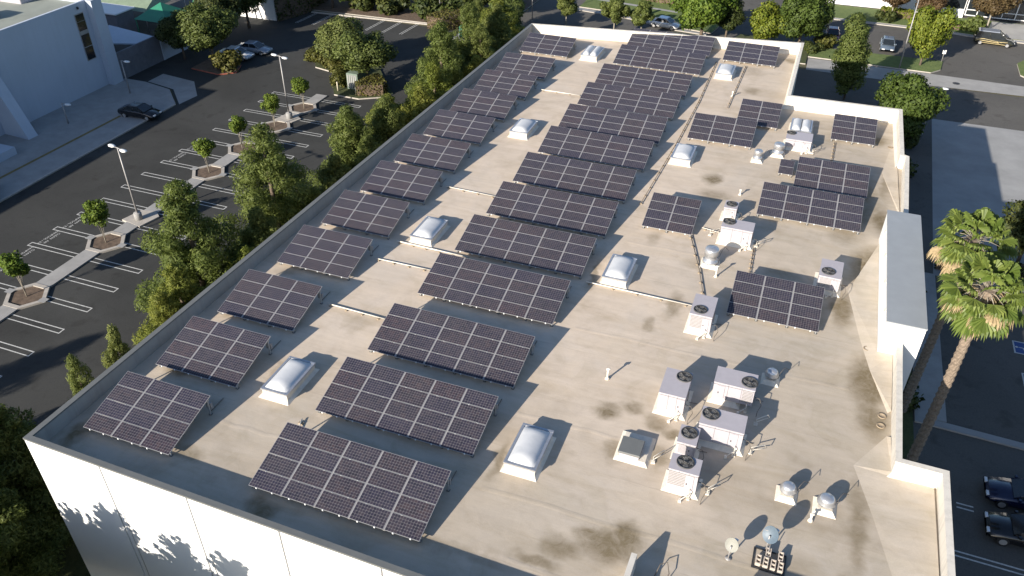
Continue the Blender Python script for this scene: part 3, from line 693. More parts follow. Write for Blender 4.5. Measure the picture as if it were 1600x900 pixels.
hvac(21.6, 23.55, 10.82, 11.95, 1.2, 'wide grey air conditioner with its fan at the left, beside two small square units', .2, .62, fr=.34)
hvac(20.88, 21.7, 9.56, 10.65, .98, 'small square air conditioner, rear of the two square ones side by side', .5, .6, (.1, .95), fr=.32)
hvac(20.88, 22.12, 7.66, 8.55, 1.25, 'square air conditioner with open coil face, nearest the camera in the group', .48, .6, (.02, .86), fr=.33)
hvac(19.7, 20.86, 18.7, 20.55, 1.2, 'grey air conditioner with front coil and looped pipe, left of a lone three wide array', .4, .25, (.06, .62), fr=.31)
hvac(25.85, 27.02, 25.02, 26.85, 1.08, 'grey air conditioner behind the right end of a three wide array near the parapet', .38, .3, (.08, .66), fr=.33, rz=R(-2))
hvac(19.86, 21.75, 28.2, 29.3, 1.18, 'wide grey air conditioner with rear fan, in front of a smaller unit', .2, .65, fr=.34)
hvac(19.62, 20.42, 31.15, 32.1, .9, 'small grey air conditioner directly behind a wide one', .5, .55, (.12, .85), fr=.3)
hvac(22.35, 24.2, 43.4, 44.9, .82, 'low wide air conditioner in front of the double barrel skylight', .16, .75, fr=.3)
# roof hatch
t = thing('roof_hatch', 'flat square roof hatch with a grey lid and a flared base', 'roof hatch', (18.5, 8.6, ZR))
b = MB(); b.loft([[(-.15, -.15, .003), (1.4, -.15, .003), (1.4, 1.75, .003), (-.15, 1.75, .003)], [(.02, .02, .14), (1.25, .02, .14), (1.25, 1.6, .14), (.02, 1.6, .14)]], 'flashing'); b.build('curb', t)
b = MB(); b.box(0, 0, .35, 1.0, 1.02, .45, 'coping_grey', .02); b.box(.06, .06, .14, .94, .96, .35, 'hvac_paint'); b.build('lid', t)
# turbine and mushroom vents
def vent(x, y, r, h, label, cap=False, mat='galvanised'):
    t = thing('roof_vent', label, 'roof vent', (x, y, ZR), 0, 'round metal roof vents')
    b = MB(); e = r+.14; c = r*.85
    b.loft([[(-e, -e, .003), (e, -e, .003), (e, e, .003), (-e, e, .003)], [(-c, -c, .2), (c, -c, .2), (c, c, .2), (-c, c, .2)]], 'flashing'); b.build('curb', t)
    b = MB()
    if cap: prof = [(r*.7, .2), (r*.7, h*.55), (r*1.12, h*.5), (r*1.15, h*.62), (r*.95, h*.72), (r*1.0, h*.78), (r*.7, h*.95), (.05, h)]
    else: prof = [(r*1.1, .2), (r*1.1, .34), (r*.8, .38), (r*.8, h*.6), (r, h*.62), (r, h*.92), (r*.9, h), (r*.3, h+.04)]
    b.lathe(prof, mat, n=18); b.build('cowl', t)
    b = MB(); b.tube([(e-.1, e*.3, 0), (e-.05, e*.3, h*.7), (e+.1, e*.9, h*.95), (e+.35, e*1.4, h*.6)], .014, 'pipe_dark', 5); b.build('conduit', t)
vent(19.75, 25.6, .42, 1.15, 'tall ribbed metal vent in front of the wide air conditioner')
vent(20.7, 40.6, .3, .85, 'small metal vent, left of the pair below the far small air conditioner')
vent(22.0, 42.1, .38, .95, 'metal vent close to the left front corner of the far low air conditioner')
vent(24.3, 16.3, .30, .7, 'metal cap vent standing in shade behind the wide coil unit', True)
vent(25.75, 9.1, .31, .72, 'silver mushroom vent, left of the nearer pair at lower right', True)
vent(27.3, 9.0, .34, .72, 'silver mushroom vent, right of the nearer pair at lower right', True)
# small pipes
def pipe_vent(x, y, h, label, tee=True, r=.05):
    t = thing('pipe_vent', label, 'vent pipe', (x, y, ZR), 0, 'small vent pipes on the roof')
    b = MB(); b.tube([(0, 0, 0), (0, 0, h)], r, 'pipe_white', 8); b.lathe([(r*2.6, .003), (r*1.2, .12)], 'flashing', n=10); b.build('pipe', t)
    if tee: b = MB(); b.tube([(-.08, 0, h), (.1, .05, h+.03)], r*1.1, 'pipe_white', 8); b.build('cap', t)
pipe_vent(16.72, 13.5, .6, 'thin white pipe standing alone on the open roof')
pipe_vent(20.25, 34.9, .35, 'short white pipe behind the small stacked air conditioner')
pipe_vent(26.8, 8.1, .35, 'short white pipe between the mushroom vents and the concrete blocks')
pipe_vent(17.6, 31.9, .3, 'stub pipe just behind the lone two wide array', False)
pipe_vent(15.6, 63.2, .5, 'white stub pipe against the back parapet left of the far three wide array')
pipe_vent(7.2, 62.5, .4, 'white stub pipe against the back parapet near the middle row')
pipe_vent(20.3, 24.4, .7, 'thin pipe with a side arm beside the tall ribbed vent')
pipe_vent(17.2, 52.2, .4, 'white pipe with a short shadow at the end of a dark conduit')
# gas pipe risers beside units
def riser(x, y, rz, label):
    t = thing('gas_riser', label, 'pipe', (x, y, ZR), rz, 'gas pipe stands beside the air conditioners')
    b = MB(); b.tube([(0, 0, 0), (0, 0, .35), (.45, .4, .42), (.55, .5, .2)], .022, 'pipe_white'); b.tube([(.0, .0, .18), (.5, .45, .2)], .018, 'pipe_white'); b.build('pipe', t)
    b = MB(); b.box(-.09, -.09, 0, .09, .09, .07, 'pipe_white'); b.build('foot', t)
riser(20.05, 8.9, .2, 'white gas pipe stand between the roof hatch and the square air conditioners')
riser(24.0, 12.9, 0, 'white gas pipe stand at the right end of the wide coil unit')
riser(22.6, 8.0, .1, 'bent dark pipe stand right of the nearest air conditioner')
riser(24.0, 11.0, -.2, 'white pipe stand right of the wide unit with left hand fan')
riser(22.1, 28.6, 0, 'white pipe stand beside the wide unit in front of the small one')
riser(19.2, 28.9, -.1, 'white pipe stand at the left end of the wide unit before the small one')
riser(24.4, 43.3, 0, 'white pipe stand beside the low far air conditioner')
# conduits on sleepers
def conduit(pts, mat, label, r=.03, step=1.5, z=.10):
    t = thing('roof_conduit', label, 'conduit', (pts[0][0], pts[0][1], ZR), 0, 'conduits laid across the roof')
    q = [(x-pts[0][0], y-pts[0][1], z) for x, y in pts]
    b = MB(); b.tube(q, r, mat, 6); b.build('pipe', t)
    b = MB()
    for i in range(len(q)-1):
        A, B = Vector(q[i]), Vector(q[i+1]); L = (B-A).length; k = .2
        while k < L:
            p = A+(B-A)*(k/L); d = (B-A).normalized(); n = Vector((-d.y, d.x, 0))
            sw = .03 if mat == 'pipe_dark' else .05; b.box(p.x-sw-.07*abs(n.x), p.y-sw-.07*abs(n.y), 0, p.x+sw+.07*abs(n.x), p.y+sw+.07*abs(n.y), z-r+.004, 'wood_block'); k += step
    b.build('sleeper', t, kind='stuff')
conduit([(.6, 13.85), (4.2, 13.75)], 'pipe_white', 'conduit crossing the walkway behind the nearest left skylight', .035, 1.0)
conduit([(1.2, 21.05), (6.0, 20.95)], 'pipe_white', 'white conduit at the foot of the skylight beside the fifth left array', .045, .9)
conduit([(.9, 18.85), (4.5, 18.9)], 'pipe_white', 'conduit crossing the walkway beside the fourth left array', .03, 1.0)
conduit([(1.1, 28.6), (4.8, 28.5)], 'pipe_white', 'conduit crossing the walkway beside the sixth left array', .03, 1.1)
conduit([(13.4, 21.05), (19.6, 20.95)], 'pipe_white', 'long conduit running to the unit left of the lone three wide array', .035, 1.4)
conduit([(1.5, 47.5), (5.0, 47.5)], 'pipe_white', 'conduit crossing the walkway at the far end of the roof', .04, 1.2)
conduit([(14.6, 60.0), (14.75, 50.0), (14.6, 41.0), (14.2, 31.2)], 'pipe_dark', 'long dark conduit running along the right side of the middle row', .03, 1.2)
conduit([(17.35, 59.8), (17.2, 49.4)], 'pipe_dark', 'dark conduit running towards the viewer from the far three wide array', .03, 1.3)
conduit([(18.1, 28.3), (19.3, 24.6), (20.3, 20.8)], 'pipe_dark', 'dark conduit from the lone two wide array to the unit with looped pipe', .03, 1.0)
conduit([(22.0, 28.2), (22.15, 24.2)], 'pipe_dark', 'dark conduit from the wide unit to the back of the lone three wide array', .025, .5)
conduit([(25.9, 45.7), (25.8, 40.9)], 'pipe_dark', 'dark conduit joining the far corner array to the one in front', .025, .6)
conduit([(18.6, 29.5), (19.7, 29.3)], 'pipe_white', 'short white pipe from the lone two wide array to the wide unit', .025, .6)
conduit([(4.2, 5.6), (4.4, 4.9)], 'pipe_white', 'short conduit between the nearest two arrays of the middle row', .03, .4)
# satellite dishes and ballast
def dish(x, y, r, h, rz, mat, label, tilt=.5):
    t = thing('satellite_dish', label, 'satellite dish', (x, y, ZR), rz)
    b = MB(); N = 18; vs = [(0, 0, 0)]; fs = []
    for k in range(1, 5):
        for i in range(N): a = 2*math.pi*i/N; rr = r*k/4; vs.append((rr*math.cos(a), rr*1.1*math.sin(a), .25*r*(k/4)**2))
    for i in range(N): fs.append((0, 1+i, 1+(i+1) % N))
    for k in range(3):
        for i in range(N): a, c = 1+k*N+i, 1+k*N+(i+1) % N; fs.append((a, a+N, c+N, c))
    nv = len(vs); vs2 = [(x_, y_, z_-.02) for x_, y_, z_ in vs]
    b.add(vs+vs2, fs+[tuple(nv+i for i in f[::-1]) for f in fs], mat, True); b.build('reflector', t, (0, 0, h), (-math.pi/2+tilt, 0, 0))
    b = MB(); b.tube([(0, .1, 0), (0, .1, h)], .035, 'pale_metal'); b.lathe([(.13, 0), (.13, .03)], 'pale_metal', (0, .1, 0), 10); b.build('mast', t)
    b = MB(); b.tube([(0, .05, h-r*.9), (0, -.7*r*1.6, h-r*.35)], .02, 'pale_metal'); b.box(-.07, -.7*r*1.6-.1, h-r*.35-.05, .07, -.7*r*1.6+.03, h-r*.35+.06, 'white_paint'); b.build('feed_arm', t)
    return t
dish(23.95, 5.15, .27, .75, R(160), 'dish_cream', 'pale cream satellite dish on a short mast near the bottom edge')
dish(25.3, 6.05, .33, .9, R(150), 'dish_blue', 'blue grey satellite dish held down by concrete blocks')
t0 = None
for k, (x, y, z) in enumerate(((24.92, 5.05, .0), (25.2, 5.03, 0), (25.48, 5.01, 0), (25.76, 4.99, 0), (25.25, 5.5, 0), (25.72, 5.48, 0))):
    b = MB(); W, L_, H_ = .19, .40, .19
    rails = [(0, .03), (W-.03, W)]
    for a, c in rails: b.box(a, 0, 0, c, L_, H_, 'cinder')
    for a, c in ((0, .04), (L_/2-.02, L_/2+.02), (L_-.04, L_)): b.box(.03, a, 0, W-.03, c, H_-.003, 'cinder')
    o = b.build('concrete_block', loc=(x, y, ZR+z+.08), rot=(R(6), 0, R(-1)))
    tag(o, ['hollow concrete block, leftmost of the front row under the blue grey dish', 'hollow concrete block, second from the left under the blue grey dish', 'hollow concrete block, third from the left under the blue grey dish',
            'hollow concrete block, rightmost of the front row under the blue grey dish', 'hollow concrete block behind the front row, left one', 'hollow concrete block behind the front row, right one'][k], 'concrete block', 'ballast blocks at the satellite dish')
t = thing('dish_mount_frame', 'dark metal tray carrying the concrete blocks of the blue grey dish', 'mounting frame', (24.8, 4.95, ZR))
b = MB(); b.box(0, 0, .02, 1.25, .04, .07, 'black_metal'); b.box(0, .95, .02, 1.25, .99, .07, 'black_metal'); b.box(0, .04, .02, .04, .95, .068, 'black_metal'); b.box(1.21, .04, .02, 1.25, .95, .068, 'black_metal'); b.box(.55, .04, .02, .59, .95, .068, 'black_metal'); b.build('tray', t)
b = MB(); b.tube([(.55, 1.0, .5), (.55, .5, .06)], .02, 'pale_metal'); b.tube([(.2, 1.2, .95), (.7, 1.2, .95)], .018, 'pale_metal'); b.build('strut', t)
t = thing('cable_loop', 'loop of dark cable on the roof at the bottom edge', 'cable', (21.4, 3.2, ZR))
b = MB(); b.tube([(.0, 0, .05), (.1, .45, .25), (.35, .6, .3), (.5, .2, .2), (.42, -.2, .05)], .02, 'pipe_dark', 6); b.build('cable', t)

# ------------------------------------------------------------------ vegetation
def cards(clumps, n, size, aspect=1.0, outward=.6, up=0.0, surf=.55, droop=0):
    """n small leaf cards spread over the clumps (x,y,z,r)"""
    C_ = np.array(clumps, float); wgt = C_[:, 3]**2; idx = rng.choice(len(C_), n, p=wgt/wgt.sum())
    d = rng.normal(size=(n, 3)); d /= np.linalg.norm(d, axis=1)[:, None]
    rad = surf+(1-surf)*rng.random(n)**.6; rad += rng.normal(size=n)*.07
    pos = C_[idx, :3]+d*(C_[idx, 3]*rad)[:, None]*np.array([1, 1, .9])
    nrm = d*outward+rng.normal(size=(n, 3))*.5; nrm[:, 2] += .15; nrm /= np.linalg.norm(nrm, axis=1)[:, None]
    nrm *= np.where(np.sum(nrm*d, 1) < 0, -1.0, 1.0)[:, None]
    t = rng.normal(size=(n, 3)); t[:, 2] = t[:, 2]*.6+up; t -= nrm*np.sum(t*nrm, 1)[:, None]; t /= np.linalg.norm(t, axis=1)[:, None]
    s = np.cross(nrm, t); L = size*(.6+.8*rng.random(n))[:, None]; W = L/aspect
    P = np.stack([pos-t*L*.5, pos-s*W*.5+t*L*.05, pos+t*L*.55-nrm*L*.12, pos+s*W*.5+t*L*.05], 1)
    N = d*.6+nrm*.5; N[:, 2] += .12; N /= np.linalg.norm(N, axis=1)[:, None]
    global LASTN; LASTN = np.repeat(N, 4, axis=0)
    return P
def card_mesh(name, P, mat):
    n = len(P); me = bpy.data.meshes.new(name); me.vertices.add(4*n); me.vertices.foreach_set('co', P.reshape(-1))
    me.loops.add(4*n); me.loops.foreach_set('vertex_index', np.arange(4*n, dtype=np.int32))
    me.polygons.add(n); me.polygons.foreach_set('loop_start', np.arange(0, 4*n, 4, dtype=np.int32)); me.polygons.foreach_set('loop_total', np.full(n, 4, np.int32))
    me.materials.append(M[mat]); me.update(calc_edges=True); me.validate()
    me.polygons.foreach_set('use_smooth', np.ones(n, dtype=bool)); me.normals_split_custom_set_from_vertices(LASTN.tolist()); return me
def trunk_mesh(h, r, mat, limbs=(), lean=(0, 0)):
    b = MB(); b.tube([(0, 0, 0), (lean[0]*.3, lean[1]*.3, h*.35), (lean[0]*.7, lean[1]*.7, h*.7), (lean[0], lean[1], h)], r, mat, 8, r*.45)
    for (x, y, z, z0) in limbs: b.tube([(lean[0]*z0/h, lean[1]*z0/h, z0), (x*.5, y*.5, (z0+z)/2+.1), (x, y, z)], r*.4, mat, 5, r*.12)
    return b.mesh('trunk')
def round_crown(R_, H_, zc, nc, r0, seed):
    g = np.random.default_rng(seed); cl = []
    for k in range(nc):
        d = g.normal(size=3); d /= np.linalg.norm(d); q = .35+.5*g.random()
        cl.append((d[0]*R_*q, d[1]*R_*q, zc+d[2]*H_*q, r0*(.7+.6*g.random())))
    return cl
KIND = {}
def kind(name, crown, trunk, clumps, **k): KIND[name] = (crown, trunk)
def mk(name, cl, n, size, aspect, mat, th, tr, tmat='bark', limbs=None, **kw):
    cm = card_mesh('crown', cards(cl, n, size, aspect, **kw), mat)
    if limbs is None: limbs = [(c[0]*.8, c[1]*.8, c[2], th*.55) for c in cl[:7]]
    KIND[name] = (cm, trunk_mesh(th, tr, tmat, limbs))
def pine_clumps(H_, R_, seed, n=72):
    g = np.random.default_rng(seed); cl = []
    for k in range(n):
        u = (k+.5)/n; z = H_*(.12+.86*u); rr = R_*(1-u)**.72*(.9+.38*math.sin(u*19+seed)); a = k*2.399+g.random()*.8
        q = .88*rr*(.3+.7*g.random()**.5)
        cl.append((q*math.cos(a), q*math.sin(a), z, (.20+.42*(1-u))*R_*.50*(.6+.8*g.random())))
    return cl
for i, (H_, R_, mt) in enumerate(((12.4, 4.2, 'needles'), (12.6, 4.3, 'needles'), (10.5, 4.4, 'needles'), (9.4, 3.8, 'needles'), (8.6, 4.0, 'needles_yellow'), (11, 3.9, 'needles_yellow'))):
    mk('pine%d' % i, pine_clumps(H_, R_, 3+i), 42000, .26, 3.2, mt, H_*.85, .22, up=.9, surf=.35, limbs=[])
for i in range(3): mk('small%d' % i, round_crown(.95+.08*i, [.95, 1.1, 1.0][i], 2.85+.1*i, 22, .46, 20+i), 3000, .20, 1.6, 'leaf_bright', 2.2, .05, 'bark_pale', limbs=[(.35, .1, 2.7, .25), (-.3, .25, 2.8, .3), (.05, -.35, 2.6, .2), (.6, -.3, 2.6, 1.4), (-.6, -.2, 2.7, 1.3)])
for i in range(3): mk('oak%d' % i, round_crown(2.9, 2.3, 4.5, 34, 1.15, 30+i), 22000, .25, 1.4, 'leaf_olive', 3.8, .22)
mk('dark0', round_crown(3.0, 2.6, 4.6, 34, 1.2, 41), 20000, .26, 1.4, 'leaf_dark', 3.8, .22)
mk('bright0', round_crown(3.3, 2.6, 4.2, 36, 1.25, 51), 22000, .28, 1.4, 'leaf_bright', 3.6, .22)
mk('green0', round_crown(3.2, 3.0, 4.6, 36, 1.2, 57), 22000, .27, 1.4, 'leaf_mid', 3.6, .22)
mk('yellow0', round_crown(2.3, 2.0, 3.2, 26, .95, 61), 12000, .26, 1.4, 'leaf_yellow', 2.8, .16)
mk('russet0', round_crown(2.7, 2.0, 4.6, 28, 1.0, 71), 12000, .27, 1.4, 'leaf_russet', 4.2, .14, 'bark_pale')
mk('slim0', [(0.5*math.sin(k*2.1)+.05*k, .5*math.cos(k*1.7), 1.2+k*.42, 1.25*math.sin(math.pi*(k+2.5)/21)**.8+.15) for k in range(17)], 15000, .24, 1.8, 'needles', 6.5, .12)
mk('airy0', round_crown(1.9, 1.7, 3.6, 18, .6, 81), 6000, .22, 1.4, 'needles', 3.4, .10, 'bark_pale')
mk('shrub0', round_crown(.75, .4, .45, 12, .42, 91), 1100, .2, 1.4, 'leaf_olive', .4, .04, limbs=[])
mk('shrub1', round_crown(1.0, .5, .55, 14, .5, 92), 1400, .22, 1.4, 'leaf_dark', .4, .04, limbs=[])
mk('shrub2', round_crown(1.2, .6, .7, 16, .55, 93), 1600, .24, 1.4, 'leaf_brownhedge', .4, .04, limbs=[])
for i in range(2):
    gg = np.random.default_rng(400+i); cl_ = []
    for k in range(34):
        u = gg.random(); a_ = gg.random()*6.28; rr_ = (2.3*(1-u)**.6+.3); z_ = 5.0+4.6*u
        for q in range(5): w_ = (q+1)/5; cl_.append((rr_*w_*math.cos(a_+.15*q), rr_*w_*math.sin(a_+.15*q), z_+.75*w_*w_, .34-.05*q))
    mk('feather%d' % i, cl_, 9000, .30, 2.4, 'leaf_dark', 8.5, .16, limbs=[(c[0], c[1], c[2], c[2]*.6) for c in cl_[4::5]], surf=.1)
def tree(kd, x, y, label, sc=1.0, cat='tree', group=None, rz=None, name='tree', sz=None):
    cm, tm = KIND[kd]; t = thing(name, label, cat, (x, y, 0.05), random.random()*6.28 if rz is None else rz, group)
    t.scale = (sc, sc, sz or sc)
    put('trunk' if name != 'shrub' else 'stem', tm, t); put('crown' if name != 'shrub' else 'foliage', cm, t)
    return t
g = 'needle trees between the building and the car park'
PT = [('pine5', -10.9, 13.4, .72, 'yellow green needle tree just left of the roof edge at mid height'), ('pine0', -13.6, 19.6, .96, 'tallest dark needle tree in front, its top reaching the lamp post base level'),
      ('pine5', -11.2, 15.2, .80, 'needle tree leaning over the roof edge between two bigger ones, near the left'), ('pine1', -13.2, 28.3, .97, 'pointed needle tree, second large one up the left side'),
      ('pine3', -11.4, 24.0, .84, 'lower needle tree between the two tallest on the left'), ('pine2', -12.6, 39.0, .9, 'broad soft needle tree halfway up the left side of the roof'),
      ('pine3', -11.3, 34.2, .78, 'small needle tree half hidden behind the roof edge at mid length'), ('pine4', -12.8, 46.5, .9, 'bushy yellowish needle tree beyond the middle of the left side'),
      ('pine2', -11.2, 43.0, .85, 'needle tree touching the parapet beyond the middle'), ('pine0', -12.0, 56.5, .93, 'tall needle tree near the far left corner of the roof'),
      ('pine5', -10.6, 51.8, .85, 'needle tree right in front of the far tall one'), ('pine1', -11.0, 64.5, .72, 'needle tree just before the far left corner of the roof'),
      ('pine4', -9.5, 60.0, .85, 'low yellowish needle tree hugging the far parapet'), ('pine2', -11.8, 71.5, .86, 'needle tree just beyond the far left roof corner'),
      ('pine5', -13.5, 76.5, .85, 'yellow green needle tree behind the far left roof corner'), ('pine3', -9.8, 8.4, (.55, 1.0), 'slim young needle tree low by the near left parapet'),
      ('pine1', -10.0, 5.7, (.42, .76), 'narrow brownish needle tree below the near left parapet'), ('pine2', -12.8, 2.6, (.85, .72), 'dark needle tree left of the building corner, upper one'),
      ('pine0', -10.5, -1.5, (.9, .62), 'dark needle tree left of the white wall at the bottom left'), ('pine1', -15.5, -2.5, .60, 'dark needle tree at the bottom left edge of the view')]
PT += [('pine2', -10.3, 38.0, .72, 'needle tree touching the parapet at mid length, in front of a broad one'), ('pine4', -10.4, 48.3, .95, 'needle tree by the parapet beyond the bushy yellowish one'),
       ('pine3', -13.8, 60.8, .95, 'needle tree on the car park side near the far left roof corner'), ('pine0', -13.2, 66.8, .85, 'tall needle tree past the far left roof corner on the kerb side'),
       ('pine4', -10.0, 20.5, .82, 'yellow green needle tree against the parapet below the tallest one'), ('pine2', -10.2, 29.5, .66, 'needle tree against the parapet below the pointed one')]
for k, x, y, s, l in PT:
    if isinstance(s, tuple): tree(k, x, y, l, s[0], group=g, name='pine_tree', sz=s[1])
    else: tree(k, x-.3, y, l, s*1.13, group=g, name='pine_tree', sz=s*1.02)
# off to the left and in front: the trees whose shadows reach the wall and the lot
for i, (k, x, y, s) in enumerate((('oak0', -8.6, -8.0, 1.15), ('feather0', -7.9, -7.0, .90), ('oak1', -4.6, -8.0, 1.25), ('feather1', -5.2, -7.0, 1.02), ('oak2', -1.2, -8.0, 1.22), ('pine1', -16, -13, 1.05), ('pine0', -20, -16, 1.1), ('pine0', -36.5, -19, 1.1), ('pine1', -34.5, -15, 1.02),
                                  ('oak0', -20.5, -7, 1.3), ('feather0', -1.6, -7.2, .98), ('feather1', 1.2, -7.4, 1.0), ('pine0', -15.8, -6.8, .98), ('pine1', -18.2, -5.0, .92))):
    tree(k, x, y, ['broad tree below the view shading the left end of the white wall', 'needle tree below the view, first to shade the white wall', 'broad tree below the view shading the middle of the wall shadow', 'needle tree below the view, second to shade the white wall', 'broad tree below the view shading the right part of the wall shadow', 'needle tree beyond the bottom left corner, near one', 'needle tree beyond the bottom left corner, at the kerb', 'needle tree past the centre path casting the long lot shadow', 'needle tree casting the right half of the long lot shadow', 'broad tree at the planting strip kerb below the view', 'needle tree between the two broad ones below the view', 'broad tree just left of the building corner below the view', 'needle tree darkening the bottom left corner, right one', 'needle tree darkening the bottom left corner, left one'][i], s, group='trees in front of the white wall', name='shade_tree')
for i, y in enumerate(PL[1:]):
    tree('small%d' % (i % 3), cx+[0, 0, .1, -.1, -.1, .2][i], y, ['round lime green tree in a diamond planter, nearest the left edge', 'round lime green tree in a planter between the lettered stalls and the nearer lamp', 'round lime green tree in a planter, third from the left edge',
         'round lime green tree in a planter, fourth from the left edge', 'round lime green tree in a planter just left of the far lamp', 'round lime green tree right of the far lamp'][i], 1.0 if i < 2 else .92, group='small round trees along the centre path', name='small_tree')
# island with two big trees
ground('tree_island', [(-38.2, 72.5), (-35.3, 67.8), (-31.6, 66.9), (-30.2, 63.5), (-28.5, 60.9), (-25.2, 60.8), (-22.6, 62.4), (-22.2, 63.6), (-24.5, 66.5), (-31, 74.5)], .15, 'shrub_ground', 'kerb', z0=0)
tree('oak0', -31.6, 68.9, 'dark olive tree on the parking island, left of the two', 1.05, rz=1, sz=.9); tree('oak1', -26.2, 65.0, 'big olive tree in front on the parking island, above the utility cabinet', 1.08, rz=2, sz=.92)
for x, y, l in ((-36.3, 69.6, 'low shrub at the left end of the tree island'), (-34.0, 68.8, 'low shrub on the front edge of the tree island, left part'), (-32.2, 67.9, 'low shrub under the two island trees'), (-29.9, 65.6, 'shrub left of the utility cabinet'), (-29.3, 63.7, 'rounded olive shrub beside the left bollard')):
    tree('shrub2', x, y, l, 1.15, 'shrub', 'shrubs on the parking island', name='shrub')
def hedge(name, pts, z1, mat, label, n, cat='hedge', size=.2):
    t = thing(name, label, cat, (pts[0][0], pts[0][1], 0)); x0, y0 = pts[0]
    q = ccw([(x-x0, y-y0) for x, y in pts]); b = MB(); b.prism(q, .02, z1-.08, 'soil')
    b.build('stem', t)
    # leaf cards over top and sides
    P = []
    xs_ = [p[0] for p in q]; ysq = [p[1] for p in q]
    def inside(x, y):
        c = False
        for i in range(len(q)):
            (xa, ya), (xb, yb) = q[i], q[i-1]
            if (ya > y) != (yb > y) and x < (xb-xa)*(y-ya)/(yb-ya)+xa: c = not c
        return c
    per = sum(math.dist(q[i], q[i-1]) for i in range(len(q)))
    area = abs(sum(q[i-1][0]*q[i][1]-q[i][0]*q[i-1][1] for i in range(len(q))))/2
    ntop = int(n*area/(area+per*z1)); pts3 = []
    while len(pts3) < ntop:
        x, y = random.uniform(min(xs_), max(xs_)), random.uniform(min(ysq), max(ysq))
        if inside(x, y): pts3.append((x, y, z1+random.gauss(0, .05)))
    for i in range(len(q)):
        A, B = q[i-1], q[i]
        for _ in range(int((n-ntop)*math.dist(A, B)/per)):
            u = random.random(); pts3.append((A[0]+(B[0]-A[0])*u+random.gauss(0, .05), A[1]+(B[1]-A[1])*u+random.gauss(0, .05), random.random()*z1))
    cl = [(x, y, z, .10) for x, y, z in pts3]
    put('foliage', card_mesh('foliage', cards(cl, n, size, 1.4, outward=.3), mat), t); return t
hedge('hedge', [(-28.9, 86.9), (-27.6, 90.6), (-21.0, 93.5), (-20.4, 91.6), (-24.6, 88.6), (-26.2, 86.2)], 1.9, 'leaf_brownhedge', 'long clipped olive brown hedge round the utility enclosure at the top', 5500)
hedge('hedge', [(-20.0, 91.2), (-24.2, 88.2), (-23.6, 87.4), (-18.6, 90.3)], 1.6, 'leaf_brownhedge', 'shorter clipped hedge right behind the long one at the top', 2200)
hedge('hedge', [(-26.4, 62.4), (-25.6, 61.4), (-22.9, 62.6), (-23.0, 63.7), (-25.1, 65.6)], 1.5, 'leaf_brownhedge', 'low clipped hedge right of the utility cabinet on the island', 2600)
hedge('hedge', [(-7.5, 112.0), (8.5, 108.6), (8.8, 110.4), (-7.2, 113.8)], 1.8, 'leaf_bright', 'bright green clipped hedge along the back lawn at the top', 5000, size=.3)
hedge('hedge', [(-50.1, 81.6), (-48.4, 86.6), (-49.0, 93.5), (-53.5, 95), (-50.3, 87.5)], 4.0, 'leaf_dark', 'tall dark hedge beside the white panel at the upper left', 5000, size=.3)
hedge('hedge', [(36.8, 113.6), (41.5, 113.2), (42.2, 114.6), (37.0, 115.6)], 1.0, 'leaf_bright', 'rounded clipped hedge in front of the white office wall at top right', 1800, size=.24)
hedge('hedge', [(31.0, 116.4), (35.2, 115.9), (35.4, 117.5), (31.2, 117.9)], 1.1, 'leaf_yellow', 'yellow green hedge by the red leaved tree at top right', 1800, size=.24)
# cabinets, bollards on the island
t = thing('utility_cabinet', 'pale green louvred utility cabinet under the island tree', 'utility cabinet', (-27.9, 63.0, .15))
b = MB(); b.box(0, 0, 0, 1.5, 1.2, 1.9, 'green_grey_metal', .04); b.build('body', t)
for k in range(5): b = MB(); b.box(.12+k*.26, -.05, .15, .28+k*.26, -.004, 1.75, 'concrete_pale'); b.build('louvre', t)
def bollard(x, y, z, label, h=1.1):
    o = MB(); o.lathe([(.09, 0), (.09, h-.06), (.07, h-.02), (.02, h)], 'bollard_cream', n=10); tag(o.build('bollard', loc=(x, y, z)), label, 'bollard', 'cream bollards round the utility cabinets')
bollard(-28.6, 62.0, .15, 'cream bollard left of the utility cabinet on the island'); bollard(-25.9, 61.6, .15, 'cream bollard right of the utility cabinet on the island')
ground('cabinet_pad', [(-23.6, 83.6), (-19.2, 84.5), (-19.2, 87.8), (-23.8, 87.0)], .15, 'concrete_pale', 'kerb', z0=0)
t = thing('utility_cabinet', 'dark green slatted utility cabinet by the clipped hedge at the top', 'utility cabinet', (-23.2, 85.2, .15))
b = MB(); b.box(0, 0, 0, 2.6, 1.2, 1.3, 'green_metal', .04); b.build('body', t)
b = MB(); [b.box(.1+k*.3, -.04, .1, .25+k*.3, -.004, 1.2, 'black_metal') for k in range(8)]; b.build('louvre', t)
bollard(-20.0, 84.9, .15, 'cream bollard in front of the dark green cabinet', 1.3)
# left side trees near the white building
tree('oak2', -47.6, 64.0, 'big olive tree over the parked silver cars, upper left', 1.12, rz=.4, sz=1.08)
tree('dark0', -52.5, 64.3, 'dark shaded tree against the left wall, beside the green canopy', .78, rz=1.2)
tree('dark0', -52.8, 73.0, 'dark tree right behind the big olive one, upper left', 1.05, rz=2.2)
tree('oak1', -52.3, 77.8, 'olive tree left of the white panel at the top left', 1.0, rz=3)
tree('dark0', -46.2, 90.3, 'dark tree at the top edge right of the white panel', .95, rz=5)
tree('shrub2', -44.9, 63.1, 'rounded yellow olive shrub on a red kerbed island by the parked cars', 1.55, 'shrub', name='shrub')
ground('red_kerb_island', [(-49.5, 61.8), (-45.0, 61.3), (-43.4, 62.7), (-44.4, 65.0), (-49.5, 65.4)], .15, 'soil', 'kerb_red', z0=0)
tree('shrub1', -45.8, 27.6, 'dark shrub by the kerb at the left edge of the view', 1.9, 'shrub', name='shrub')
tree('shrub1', -48.2, 26.2, 'second dark shrub at the left edge, below the white building', 1.8, 'shrub', name='shrub')
